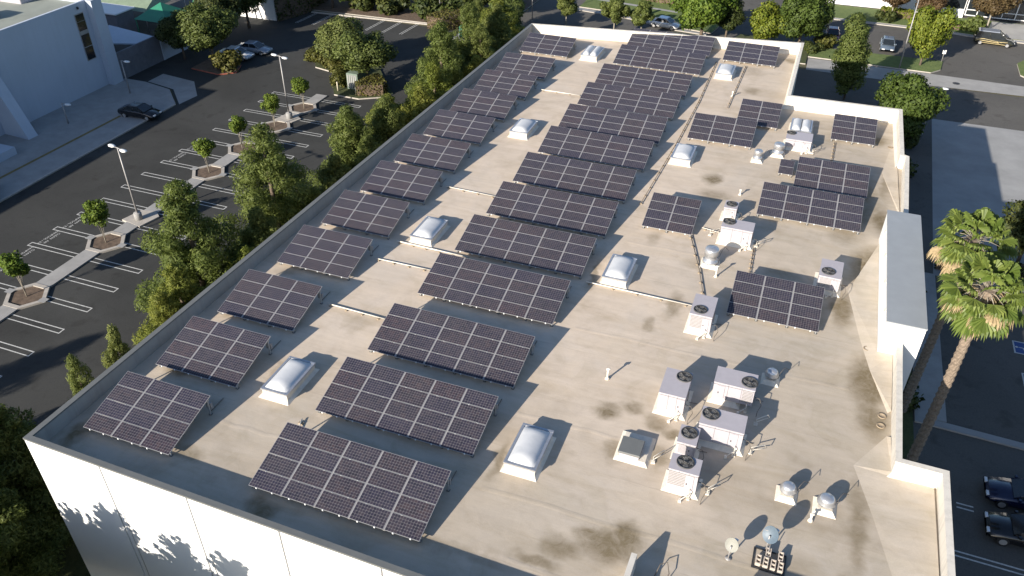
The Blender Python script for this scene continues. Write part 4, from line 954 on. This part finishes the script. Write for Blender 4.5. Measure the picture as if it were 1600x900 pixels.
# belt of trees at the top
i = 0
for x, y, k, s in ((-43.5, 91.3, 'bright0', .72), (-38.8, 92.2, 'oak0', .7), (-36.2, 91.6, 'shrub1', 2.4), (-33.0, 93.6, 'oak1', .78), (-27.6, 95.2, 'oak2', .8), (-24.0, 94.8, 'dark0', .78), (-20.5, 95.5, 'oak0', .9), (-40.5, 99.5, 'dark0', .8),
                   (-30.2, 103.0, 'dark0', .85), (-23.0, 103.5, 'oak1', .85), (-36.0, 102.0, 'oak2', .8), (-26.4, 92.8, 'shrub1', 2.5), (-31.0, 91.6, 'shrub1', 2.5), (-41.0, 92.0, 'shrub1', 2.2), (-46.0, 98.0, 'oak1', .85),
                   (-17.2, 88.0, 'oak2', .85), (-18.5, 81.0, 'pine2', .62), (-15.8, 83.5, 'oak0', .8)):
    tree(k, x, y, ['bright bushy tree above the far kerb, first from the left', 'small olive tree with bare soil under it, above the far kerb', 'low shrub behind the far kerb, left of the pole', 'olive tree in the top planting bed, left of the tall pole',
                   'olive tree behind the tall lamp pole', 'dark tree over the clipped hedge', 'olive tree at the top, right of the clipped hedge', 'dark tree in the second rank at the top left', 'dark tree in the second rank behind the tall pole', 'olive tree in the second rank above the hedge',
                   'olive tree in the second rank, middle', 'wide low shrub right of the tall lamp pole', 'wide low shrub left of the tall lamp pole', 'low shrub in the soil bed above the kerb', 'olive tree at the top edge above the striped stalls', 'olive tree with a pale trunk behind the dark green cabinet',
                   'needle tree between the cabinet and the roof corner', 'olive tree nearest the far left roof corner'][i], s, 'shrub' if 'shrub' in k else 'tree', 'trees and shrubs at the top of the car park', name='shrub' if 'shrub' in k else 'tree'); i += 1
# behind the building
tree('airy0', -10.6, 94.0, 'loose pale green tree behind the parapet, beside the dark driveway', 1.0, rz=.5)
tree('airy0', -3.4, 93.0, 'airy olive tree behind the parapet in front of the white parked car', 1.05, rz=2)
tree('airy0', 0.3, 93.4, 'second airy olive tree behind the parapet over the parked car', 1.0, rz=4)
tree('bright0', 8.2, 95.2, 'large bright green tree rising behind the parapet at the top', 1.2, rz=1)
tree('dark0', 11.3, 97.0, 'darker green tree right of the large bright one', .78, rz=1)
tree('yellow0', 16.4, 95.6, 'yellow green tree behind the far right end of the parapet', 1.08, rz=0)
tree('green0', 20.9, 96.2, 'big dense green tree above the roof corner', 1.08, rz=3)
tree('slim0', 27.4, 81.4, 'slender leaning green tree with a pale green crown over the street', 1.12, rz=2.2)
tree('yellow0', 36.0, 96.4, 'tall yellow green tree on the lawn by the cream lamp pole', .98, rz=2, sz=1.4)
tree('green0', 32.9, 70.2, 'large round dark green tree between the roof wing and the street', 1.02, rz=4)
tree('bright0', 2.0, 112.5, 'bright green bush mass at the top edge above the lawn', .55, rz=4)
tree('oak2', 14.5, 125, 'olive tree beyond the asphalt at the top', .9); 
tree('russet0', 32.4, 114.9, 'red brown leaved tree at the top, left of the white office', .85, rz=1)
tree('russet0', 37.0, 114.6, 'red brown leaved tree beside the white office corner', .72, rz=2)
tree('russet0', 45.0, 114.0, 'wide red brown tree over the striped van', 1.0, rz=3)
tree('shrub0', 43.0, 113.8, 'spiky grey green shrub below the wide red brown tree', 2.1, 'shrub', name='shrub')
tree('shrub1', 31.8, 113.8, 'dark low shrub by the far pavement under the red brown tree', 1.4, 'shrub', name='shrub')
tree('shrub2', 24.0, 98.8, 'low brown hedge like shrub near the roof corner', 1.3, 'shrub', name='shrub')
tree('shrub1', 22.6, 97.0, 'low dark shrub right behind the roof corner', 1.2, 'shrub', name='shrub')
tree('shrub1', 33.5, 70.5, 'dark bush in the building shadow below the large round tree', 1.7, 'shrub', name='shrub')
tree('shrub1', 32.3, 64.0, 'dark bush between the roof wing and the concrete yard', 1.7, 'shrub', name='shrub')
for i, (x, y, s) in enumerate(((32.3, 46.5, 1.6), (32.4, 42.3, 1.7), (32.2, 37.5, 1.7), (32.2, 33.2, 1.6), (32.0, 17.0, 1.4), (31.8, 14.0, 1.2), (32.3, 29.8, 1.5))):
    tree('shrub1', x, y, 'dark shrub in the shaded bed along the right wall, %s counting from the far end' % ORD[1:8][i] if i else 'dark shrub in the shaded bed along the right wall, farthest one', s, 'shrub', 'dark shrubs along the right wall', name='shrub')
tree('dark0', 42.0, 49.5, 'dark broad tree behind the palms at the right edge', .8)
hedge('hedge', [(35.9, 47.0), (39.5, 46.6), (60, 46.0), (60, 48.0), (36.2, 48.8)], 1.1, 'leaf_dark', 'dark hedge along the yard behind the palms', 3200, size=.26)

# ------------------------------------------------------------------ palms
def palm(x, y, h, label, seed, nf=42):
    g_ = random.Random(seed); t = thing('palm_tree', label, 'palm tree', (x, y, .1), 0, 'fan palms beside the right wall')
    b = MB(); rings = []; N = 10; K = 70
    for k in range(K+1):
        u = k/K; z = u*h; rr = (.30-.08*u)*(1+.10*((k % 2)*2-1)) if u < .9 else .26+.12*(u-.9)*10*(1+.2*((k % 2)*2-1))
        rings.append([(rr*math.cos(2*math.pi*i/N+k*.3)+.25*math.sin(u*1.5), rr*math.sin(2*math.pi*i/N+k*.3), z) for i in range(N)])
    b.loft(rings, 'palm_bark', True, False); b.build('trunk', t); tx = .25*math.sin(1.5)
    for k in range(nf):
        dead = k < nf*.3
        az = k*2.399963+g_.random()*.5; el = R(g_.uniform(-55, -15)) if dead else R(-48+132*((k-nf*.3)/(nf*.7))**1.05+g_.uniform(-8, 8))
        L = g_.uniform(1.0, 1.5); d = Vector((math.cos(az)*math.cos(el), math.sin(az)*math.cos(el), math.sin(el)))
        p0 = Vector((tx, 0, h-.05)); p1 = p0+d*L+Vector((0, 0, -.12*L))
        f = MB(); f.tube([p0, p0+d*L*.5+Vector((0, 0, .05)), p1], .022, 'dead_frond' if dead else 'bark_pale', 4, .012)
        side = d.cross(Vector((0, 0, 1))).normalized(); nn = side.cross(d).normalized()
        nl = 26; FL = g_.uniform(.85, 1.1)*(.8 if dead else 1); mt = 'dead_frond' if dead else 'palm_leaf'
        for j in range(nl):
            a = R(-105+210*(j+.5)/nl); dd = (d*math.cos(a)+side*math.sin(a)).normalized(); wv = R(210/nl)*.6
            d1 = (d*math.cos(a-wv)+side*math.sin(a-wv)).normalized(); d2 = (d*math.cos(a+wv)+side*math.sin(a+wv)).normalized()
            ll = FL*(1-.25*abs(a)/R(105))*g_.uniform(.9, 1.1); dr = (.85 if dead else .42)
            q0 = p1; fold = nn*(.04*((j % 2)*2-1))
            m1, m2 = p1+d1*ll*.74+fold-Vector((0, 0, dr*.35*ll)), p1+d2*ll*.74-fold-Vector((0, 0, dr*.35*ll))
            tip = p1+dd*ll*.93-Vector((0, 0, dr*ll)); 
            f.add([q0, m1, tip, m2], [(0, 1, 2, 3)], mt)
        f.build('frond', t)
    return t
palm(33.0, 21.8, 14.1, 'nearer fan palm with its ringed trunk in view, right of the stair tower', 5, 62)
palm(33.1, 28.3, 13.2, 'farther fan palm whose hanging dry fronds show on the left, right of the stair tower', 9, 66)

# ------------------------------------------------------------------ vehicles
def car(x, y, rz, paint, label, L=4.6, W=1.82, Hh=1.45, van=False, cat='car', roofm=None, name='parked_car'):
    t = thing(name, label, cat, (x, y, .02), rz, 'vehicles parked around the site')
    hl = L/2
    if van: prof = [(-hl, .55, .95), (-hl+.06, .35, 1.0), (-hl+.5, .25, 1.02), (0, .25, 1.0), (hl-1.3, .25, .98), (hl-.5, .28, .86), (hl-.08, .4, .66), (hl, .5, .58)]
    else: prof = [(-hl, .5, .78), (-hl+.08, .34, .9), (-hl+.6, .25, .96), (-.9, .24, .93), (.7, .24, .92), (hl-.9, .25, .82), (hl-.2, .3, .68), (hl, .45, .55)]
    b = MB(); rings = []
    for px, zb, zt in prof:
        e = 1-.10*(abs(px)/hl)**6; hw = W/2*e
        rings.append([(px, -hw+.07, zb), (px, hw-.07, zb), (px, hw, zb+.12), (px, hw, zt-.16), (px, hw-.10, zt), (px, -hw+.10, zt), (px, -hw, zt-.16), (px, -hw, zb+.12)])
    b.loft(rings, paint, True, True); b.build('body', t)
    if van: cab = [(-hl+.12, .96, .80), (-hl+.38, Hh, .70), (hl-2.1, Hh+.02, .70), (hl-1.05, .98, .80)]
    else: cab = [(-hl+.75, .93, .80), (-.95, Hh, .62), (.35, Hh, .62), (1.15, .92, .78)]
    (xa, za, wa), (xb, zb, wb), (xc, zc, wc), (xd, zd, wd_) = cab; k = W/1.82
    vs = [(xa, -wa*k, za), (xa, wa*k, za), (xb, -wb*k, zb-.07), (xb, wb*k, zb-.07), (xc, -wc*k, zc-.07), (xc, wc*k, zc-.07), (xd, -wd_*k, zd), (xd, wd_*k, zd)]
    b = MB(); b.add(vs, [(0, 2, 3, 1), (4, 6, 7, 5), (0, 6, 4, 2), (1, 3, 5, 7)], 'glass_dark'); b.build('windows', t)
    b = MB(); r0 = [(xb-.04, -wb*k-.02, zb-.08), (xb-.04, wb*k+.02, zb-.08), (xc+.04, wc*k+.02, zc-.08), (xc+.04, -wc*k-.02, zc-.08)]; r1 = [(xb+.1, -wb*k+.06, zb), (xb+.1, wb*k-.06, zb), (xc-.1, wc*k-.06, zc), (xc-.1, -wc*k+.06, zc)]
    b.loft([r0, r1], roofm or paint, True)
    b.build('roof', t)
    b = MB()
    for s in (-1, 1):
        for (p, q) in (((xa, s*wa*k, za), (xb, s*wb*k, zb-.07)), ((xd, s*wd_*k, zd), (xc, s*wc*k, zc-.07)), (((xa+xd)/2, s*(wa*k+.005), za), ((xb+xc)/2, s*(wb*k+.005), zb-.07))):
            b = MB(); b.tube([p, q], .035, paint, 5); b.build('pillar', t)
    for sx in (-hl+.85, hl-.85):
        for s in (-1, 1):
            wv = MB(); yy = s*(W/2-.10); n = 16
            for r_0, mt, d in ((.32, 'black_rubber', .11), (.20, 'aluminium', .125)):
                rings = [[(sx+r_0*math.cos(2*math.pi*i/n), yy-d*s, .32+r_0*math.sin(2*math.pi*i/n)) for i in range(n)], [(sx+r_0*math.cos(2*math.pi*i/n), yy+d*s, .32+r_0*math.sin(2*math.pi*i/n)) for i in range(n)]]
                if s > 0: rings = rings[::-1]
                wv.loft(rings, mt, True)
            wv.build('wheel', t)
    for s in (-1, 1):
        b = MB(); b.box(hl-.16, s*(W/2-.38)-.18, .52, hl+.01, s*(W/2-.38)+.18, .64, 'headlight'); b.build('headlight', t)
        b = MB(); b.box(-hl-.012, s*(W/2-.32)-.16, .62, -hl+.1, s*(W/2-.32)+.16, .76, 'taillight'); b.build('taillight', t)
        b = MB(); b.box(xd-.35, s*(W/2+.02)-.08, .93, xd-.2, s*(W/2+.02)+.08, 1.06, paint); b.build('mirror', t)
    return t
car(-45.2, 47.9, R(4), 'car_black', 'black saloon parked across the pavement by the left white building', 4.6)
car(-45.6, 69.6, R(5), 'car_silver', 'silver saloon beneath the big olive tree, right of the pair', 4.6)
car(-46.5, 67.0, R(5), 'car_white', 'white car half hidden by the yellow olive shrub, upper left', 4.5)
car(24.9, 103.3, R(-88), 'car_red', 'dark red car facing the viewer behind the slender tree', 4.5)
car(32.0, 101.6, R(-90), 'car_blue', 'grey blue hatchback facing the viewer above the lawn', 4.2, Hh=1.5)
car(2.4, 99.6, R(-10), 'car_white', 'white car behind the airy trees beyond the back parapet', 4.4)
car(39.9, 22.8, R(180), 'car_navy', 'dark blue car in shade at the right edge, rear one of two', 4.9)
car(39.6, 20.0, R(180), 'car_black', 'black car in shade at the lower right edge, front one of two', 4.7)
v = car(45.5, 108.9, R(-4), 'car_olive', 'dark olive minivan with gold side stripes and a pale roof at the upper right', 5.0, 1.95, 1.85, True, 'van', 'car_silver', 'parked_van')
b = MB()
for s in (-1,):
    yy = -1.0
    for (x0, z0, x1, z1, h_) in ((-2.1, .80, -1.2, .86, .06), (-1.9, .62, .6, .50, .07), (-1.2, .86, .9, .60, .04), (-1.6, .36, 1.4, .34, .05), (.3, .62, 1.6, .70, .05), (-2.3, .5, -1.9, .75, .06)):
        b.add([(x0, yy, z0), (x1, yy, z1), (x1, yy, z1+h_), (x0, yy, z0+h_)], [(0, 1, 2, 3)], 'gold_vinyl')
b.build('side_stripes', v)

# ------------------------------------------------------------------ neighbouring buildings
lb = thing('white_building', 'large plain white building in shade on the left with a tall window', 'building', (-55.2, 45, 0))
def lpart(b, name): return b.build(name, lb, loc=(55.2, -45, 0))
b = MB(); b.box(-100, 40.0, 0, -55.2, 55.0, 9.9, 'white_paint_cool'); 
for f in list(range(len(b.f))): pass
LBH = 10.0
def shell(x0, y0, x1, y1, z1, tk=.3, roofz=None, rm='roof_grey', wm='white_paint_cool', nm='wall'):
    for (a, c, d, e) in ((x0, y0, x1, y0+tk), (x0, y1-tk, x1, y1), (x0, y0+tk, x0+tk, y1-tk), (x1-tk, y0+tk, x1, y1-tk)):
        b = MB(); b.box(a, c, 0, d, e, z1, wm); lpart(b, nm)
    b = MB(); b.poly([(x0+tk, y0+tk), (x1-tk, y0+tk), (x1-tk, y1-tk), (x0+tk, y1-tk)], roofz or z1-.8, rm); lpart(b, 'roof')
shell(-130, -20, -55.2, 27, 12.5)  # unseen taller wing, added so its shadow reaches over the kerb
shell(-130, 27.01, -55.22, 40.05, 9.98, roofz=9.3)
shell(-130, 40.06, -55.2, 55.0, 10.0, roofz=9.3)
b = MB(); b.box(-55.19, 53.9, 0, -54.35, 55.4, 9.98, 'white_paint_cool'); lpart(b, 'corner_pier')
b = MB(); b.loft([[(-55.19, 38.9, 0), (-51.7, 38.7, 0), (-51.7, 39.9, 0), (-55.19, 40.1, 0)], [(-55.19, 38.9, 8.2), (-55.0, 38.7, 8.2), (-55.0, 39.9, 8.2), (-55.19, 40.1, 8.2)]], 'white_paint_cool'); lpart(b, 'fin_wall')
b = MB(); b.box(-55.2, 51.9, 3.6, -55.15, 53.2, 8.9, 'pale_metal'); w_ = lpart(b, 'window')
for z0, z1 in ((3.7, 5.1), (5.2, 6.55), (7.0, 8.0), (8.05, 8.8)):
    b = MB(); b.box(-55.149, 51.98, z0, -55.13, 53.12, z1, 'glass_dark'); o = b.build('pane', w_)
b = MB(); b.lathe([(.12, 0), (.12, .25)], 'black_metal', (-55.1, 52.6, 9.35), 8); lpart(b, 'wall_light')
# arched window in the recessed part
b = MB(); n = 14; pts = [(31.0, 1.0), (37.6, 1.0)]+[(34.3+3.3*math.cos(math.pi*k/n), 5.0+1.2*math.sin(math.pi*k/n)) for k in range(n+1)]
b.add([(-55.19, y, z) for y, z in pts], [tuple(range(len(pts)))], 'glass_dark'); lpart(b, 'arched_window')
b = MB(); b.box(-53.5, 30.0, .12, -50.2, 35.8, .9, 'white_paint_cool'); tag(b.build('planter_wall'), 'pale low block wall jutting onto the pavement at the left edge', 'wall')
for x, y, w1, d1, h1, l in ((-63.5, 45.5, 2.6, 1.8, 1.0, 'grey rooftop box on the left building near its front parapet'), (-66, 55-3.2, 3.4, 2.2, 1.3, 'cluster of grey rooftop equipment on the far part of the left building')):
    t = thing('rooftop_unit', l, 'air conditioner', (x, y, 9.3)); b = MB(); b.box(0, 0, 0, w1, d1, h1, 'hvac_paint', .06); b.build('casing', t); fan(t, w1*.3, d1*.5, h1+.003, .4); fan(t, w1*.7, d1*.5, h1+.003, .4)
t = thing('roof_pipe_stand', 'small white pipe stand with a long shadow on the left building roof', 'pipe', (-59.5, 42.2, 9.3)); b = MB(); b.tube([(0, 0, 0), (0, 0, .7)], .08, 'white_paint', 8); b.tube([(-.3, 0, .45), (.35, .1, .5)], .07, 'white_paint', 8); b.build('pipe', t)
# yard wall, lean-to and canopies behind
yw = thing('yard_wall', 'bluish screen wall running on from the left white building', 'wall', (-54.9, 59, 0))
b = MB(); b.box(-.1, -3.6, 0, .1, 4.1, 3.3, 'grey_wall'); b.build('wall', yw)
b = MB(); b.box(-.16, 4.1, 0, .16, 4.45, 3.4, 'white_paint_cool'); b.build('end_post', yw)
b = MB(); b.box(-.1, 4.45, 0, .1, 12.0, 2.5, 'white_paint_cool'); b.build('low_wall', yw)
ln = thing('lean_to_roof', 'pale blue flat lean-to roof behind the screen wall', 'roof', (-61, 60, 0))
b = MB(); vs = [(-3, -2.6, 3.0), (6, .2, 3.05), (6, 2.9, 3.05), (-3, 4.6, 3.0)]; b.add(vs+[(x, y, z-.15) for x, y, z in vs], [(0, 1, 2, 3), (7, 6, 5, 4), (0, 4, 5, 1), (1, 5, 6, 2), (2, 6, 7, 3), (3, 7, 4, 0)], 'white_paint_cool'); b.build('roof_deck', ln)
b = MB(); [b.tube([(x, y, 0), (x, y, 2.9)], .08, 'pale_metal') for x, y in ((5.7, .4), (5.7, 2.6), (-2.6, 4.0), (-2.6, -2))]; b.build('post', ln)
ground('yard', [(-130, 56.2), (-55.1, 56.2), (-55.1, 72), (-62, 88), (-130, 88)], .01, 'asphalt_old')
wr = thing('white_shed', 'long shed with a bright white roof behind the left building', 'shed', (-69, 68.4, 0))
b = MB(); b.box(-12, -1.6, 0, 4.2, 1.5, 3.6, 'grey_wall'); b.build('wall', wr); b = MB(); b.box(-12.3, -1.9, 3.6, 4.5, 1.8, 3.75, 'white_paint'); b.build('roof', wr)
gc = thing('green_canopy', 'dark green pitched metal canopy among the trees at the upper left', 'canopy', (-60.3, 70.6, 0))
b = MB(); b.add([(-2.7, -2.7, 2.9), (2.7, -2.7, 2.9), (2.7, 2.7, 2.9), (-2.7, 2.7, 2.9), (0, 0, 4.7)], [(0, 1, 4), (1, 2, 4), (2, 3, 4), (3, 0, 4), (3, 2, 1, 0)], 'green_metal'); b.build('roof', gc)
b = MB(); [b.tube([(x, y, 0), (x, y, 2.9)], .09, 'green_metal') for x in (-2.5, 2.5) for y in (-2.5, 2.5)]; b.build('post', gc)
gt = thing('pale_canopy', 'faded green fabric roof beside the dark green canopy', 'canopy', (-68.5, 74.6, 0))
b = MB(); b.add([(-5, -4, 3.0), (5, -4, 3.0), (5, 4.5, 3.2), (-5, 4.5, 3.2), (-4, 0, 4.3), (4, 0, 4.3)], [(0, 1, 5, 4), (2, 3, 4, 5), (1, 2, 5), (3, 0, 4)], 'green_canvas'); b.build('roof', gt)
b = MB(); [b.tube([(x, y, 0), (x, y, 3)], .08, 'pale_metal') for x in (-4.8, 4.8) for y in (-3.8, 4.2)]; b.build('post', gt)
tw = thing('play_frame', 'tall green steel frame legs at the top left', 'frame', (-57.6, 75.5, 0))
b = MB(); [b.tube([(x0, y0, 0), (x1, y1, 6.5)], .11, 'green_metal') for x0, y0, x1, y1 in ((-3, 0, -1, 1), (2.5, 0, 1, 1), (-3, 3.5, -1, 2), (2.5, 3.5, 1, 2))]; b.build('leg', tw)
b = MB(); b.tube([(-2.2, 1, 4.0), (1.8, 1, 4.0)], .08, 'green_metal'); b.tube([(-1, 1.5, 6.5), (1, 1.5, 6.5)], .09, 'green_metal'); b.build('crossbar', tw)
pn = thing('white_shed', 'small building with one bright white sunlit wall between dark trees, top left', 'shed', (-53, 82.0, 0))
b = MB(); b.box(-6, 0, 0, 2.4, 5, 3.6, 'white_paint'); b.build('wall', pn); b = MB(); b.box(-6.2, -.2, 3.6, 2.6, 5.2, 3.75, 'coping_grey'); b.build('roof', pn)
# white office at upper right
of = thing('white_office', 'white office building with dark glazing at the upper right corner', 'building', (45, 121, 0))
def opart(b, n): return b.build(n, of)
b = MB(); b.box(-9.6, -1.0, 0, -2.6, 8, 8, 'white_paint'); opart(b, 'wall')
b = MB(); b.box(-2.6, -.9, 3.6, 20, 8, 8, 'white_paint'); opart(b, 'wall')
b = MB(); b.box(-2.6, -.3, 0, 20, 7.9, 3.6, 'black_metal'); opart(b, 'recess')
for k in range(5):
    x0 = -2.3+k*3.3; b = MB(); b.box(x0, -.36, .4, x0+3.0, -.31, 3.3, 'glass_dark'); win = opart(b, 'window')
    f = MB(); f.box(x0-.06, -.46, .3, x0+.06, -.361, 3.5, 'white_paint'); f.box(x0+.06, -.45, 1.1, x0+3.24, -.361, 1.2, 'white_paint'); f.box(x0+.06, -.45, .3, x0+3.24, -.361, .42, 'white_paint'); f.box(x0+1.5, -.448, .42, x0+1.6, -.361, 1.1, 'white_paint'); f.box(x0+.06, -.45, 3.2, x0+3.24, -.361, 3.35, 'white_paint'); f.build('frame', win)
b = MB(); b.box(-6.6, -1.03, 1.3, -2.7, -1.004, 3.4, 'glass_dark'); opart(b, 'window')
fw = thing('white_fence', 'long low white panel wall at the very top right of the street', 'wall', (22, 120.6, 0))
for k in range(6): b = MB(); b.box(k*2.3, 0, 0, k*2.3+2.24, .15, 2.4, 'white_paint'); b.build('panel', fw)
# small street items
o = MB(); o.box(-.25, -.2, 0, .25, .2, 1.0, 'bollard_cream', .05); tag(o.build('utility_box', loc=(-1.0, 104.6, .14)), 'small cream utility box on the back lawn', 'utility box')
t = thing('wheelchair_sign', 'white striped post sign beside the driveway kerb near the yellow green tree', 'sign', (38.6, 98.6, .1)); b = MB(); b.tube([(0, 0, 0), (0, 0, 1.6)], .04, 'pale_metal'); b.build('post', t); b = MB(); b.box(-.2, -.03, 1.1, .2, -.01, 1.6, 'white_paint'); b.build('panel', t)
# accessible stall symbols
def isa(x, y, n):
    b = MB(); b.poly([(x, y-.75), (x+1.5, y-.75), (x+1.5, y+.75), (x, y+.75)], .009, 'lane_white'); b.poly([(x+.1, y-.65), (x+1.4, y-.65), (x+1.4, y+.65), (x+.1, y+.65)], .013, 'paint_blue')
    N = 20
    def ringp(cx_, cy_, r, a0, a1, wd):
        vs, fs = [], []
        for k in range(N+1):
            a = a0+(a1-a0)*k/N
            for rr in (r-wd, r): vs.append((cx_+rr*math.cos(a), cy_+rr*math.sin(a), .017))
        for k in range(N): fs.append((2*k, 2*k+1, 2*k+3, 2*k+2))
        b.add(vs, fs, 'lane_white')
    ringp(x+.95, y-.05, .33, R(-200), R(60), .07)
    b.poly([(x+.22+.1*math.cos(2*math.pi*k/12), y+.02+.1*math.sin(2*math.pi*k/12)) for k in range(12)], .017, 'lane_white')
    b.poly([(x+.34, y-.02), (x+.85, y-.02), (x+.85, y+.06), (x+.34, y+.06)], .0175, 'lane_white')
    b.poly([(x+.77, y+.06), (x+.85, y+.06), (x+.85, y+.36), (x+.77, y+.36)], .0175, 'lane_white'); b.poly([(x+.85, y+.30), (x+1.25, y+.42), (x+1.22, y+.5), (x+.85, y+.36)], .0175, 'lane_white')
    b.build('accessible_marking')['kind'] = 'structure'
isa(40.7, 38.3, 0); isa(40.9, 34.6, 1)
for y, x0, ln_ in ((17.7, 35.7, 6.5), (21.3, 36.0, .9)):
    b = MB()
    for s in (-.2, .12): b.poly([(x0, y+s), (x0+ln_, y+s-.1*ln_/6.5), (x0+ln_, y+s+.1-.1*ln_/6.5), (x0, y+s+.1)], .009, 'lane_white')
    b.build('stall_marking')['kind'] = 'structure'
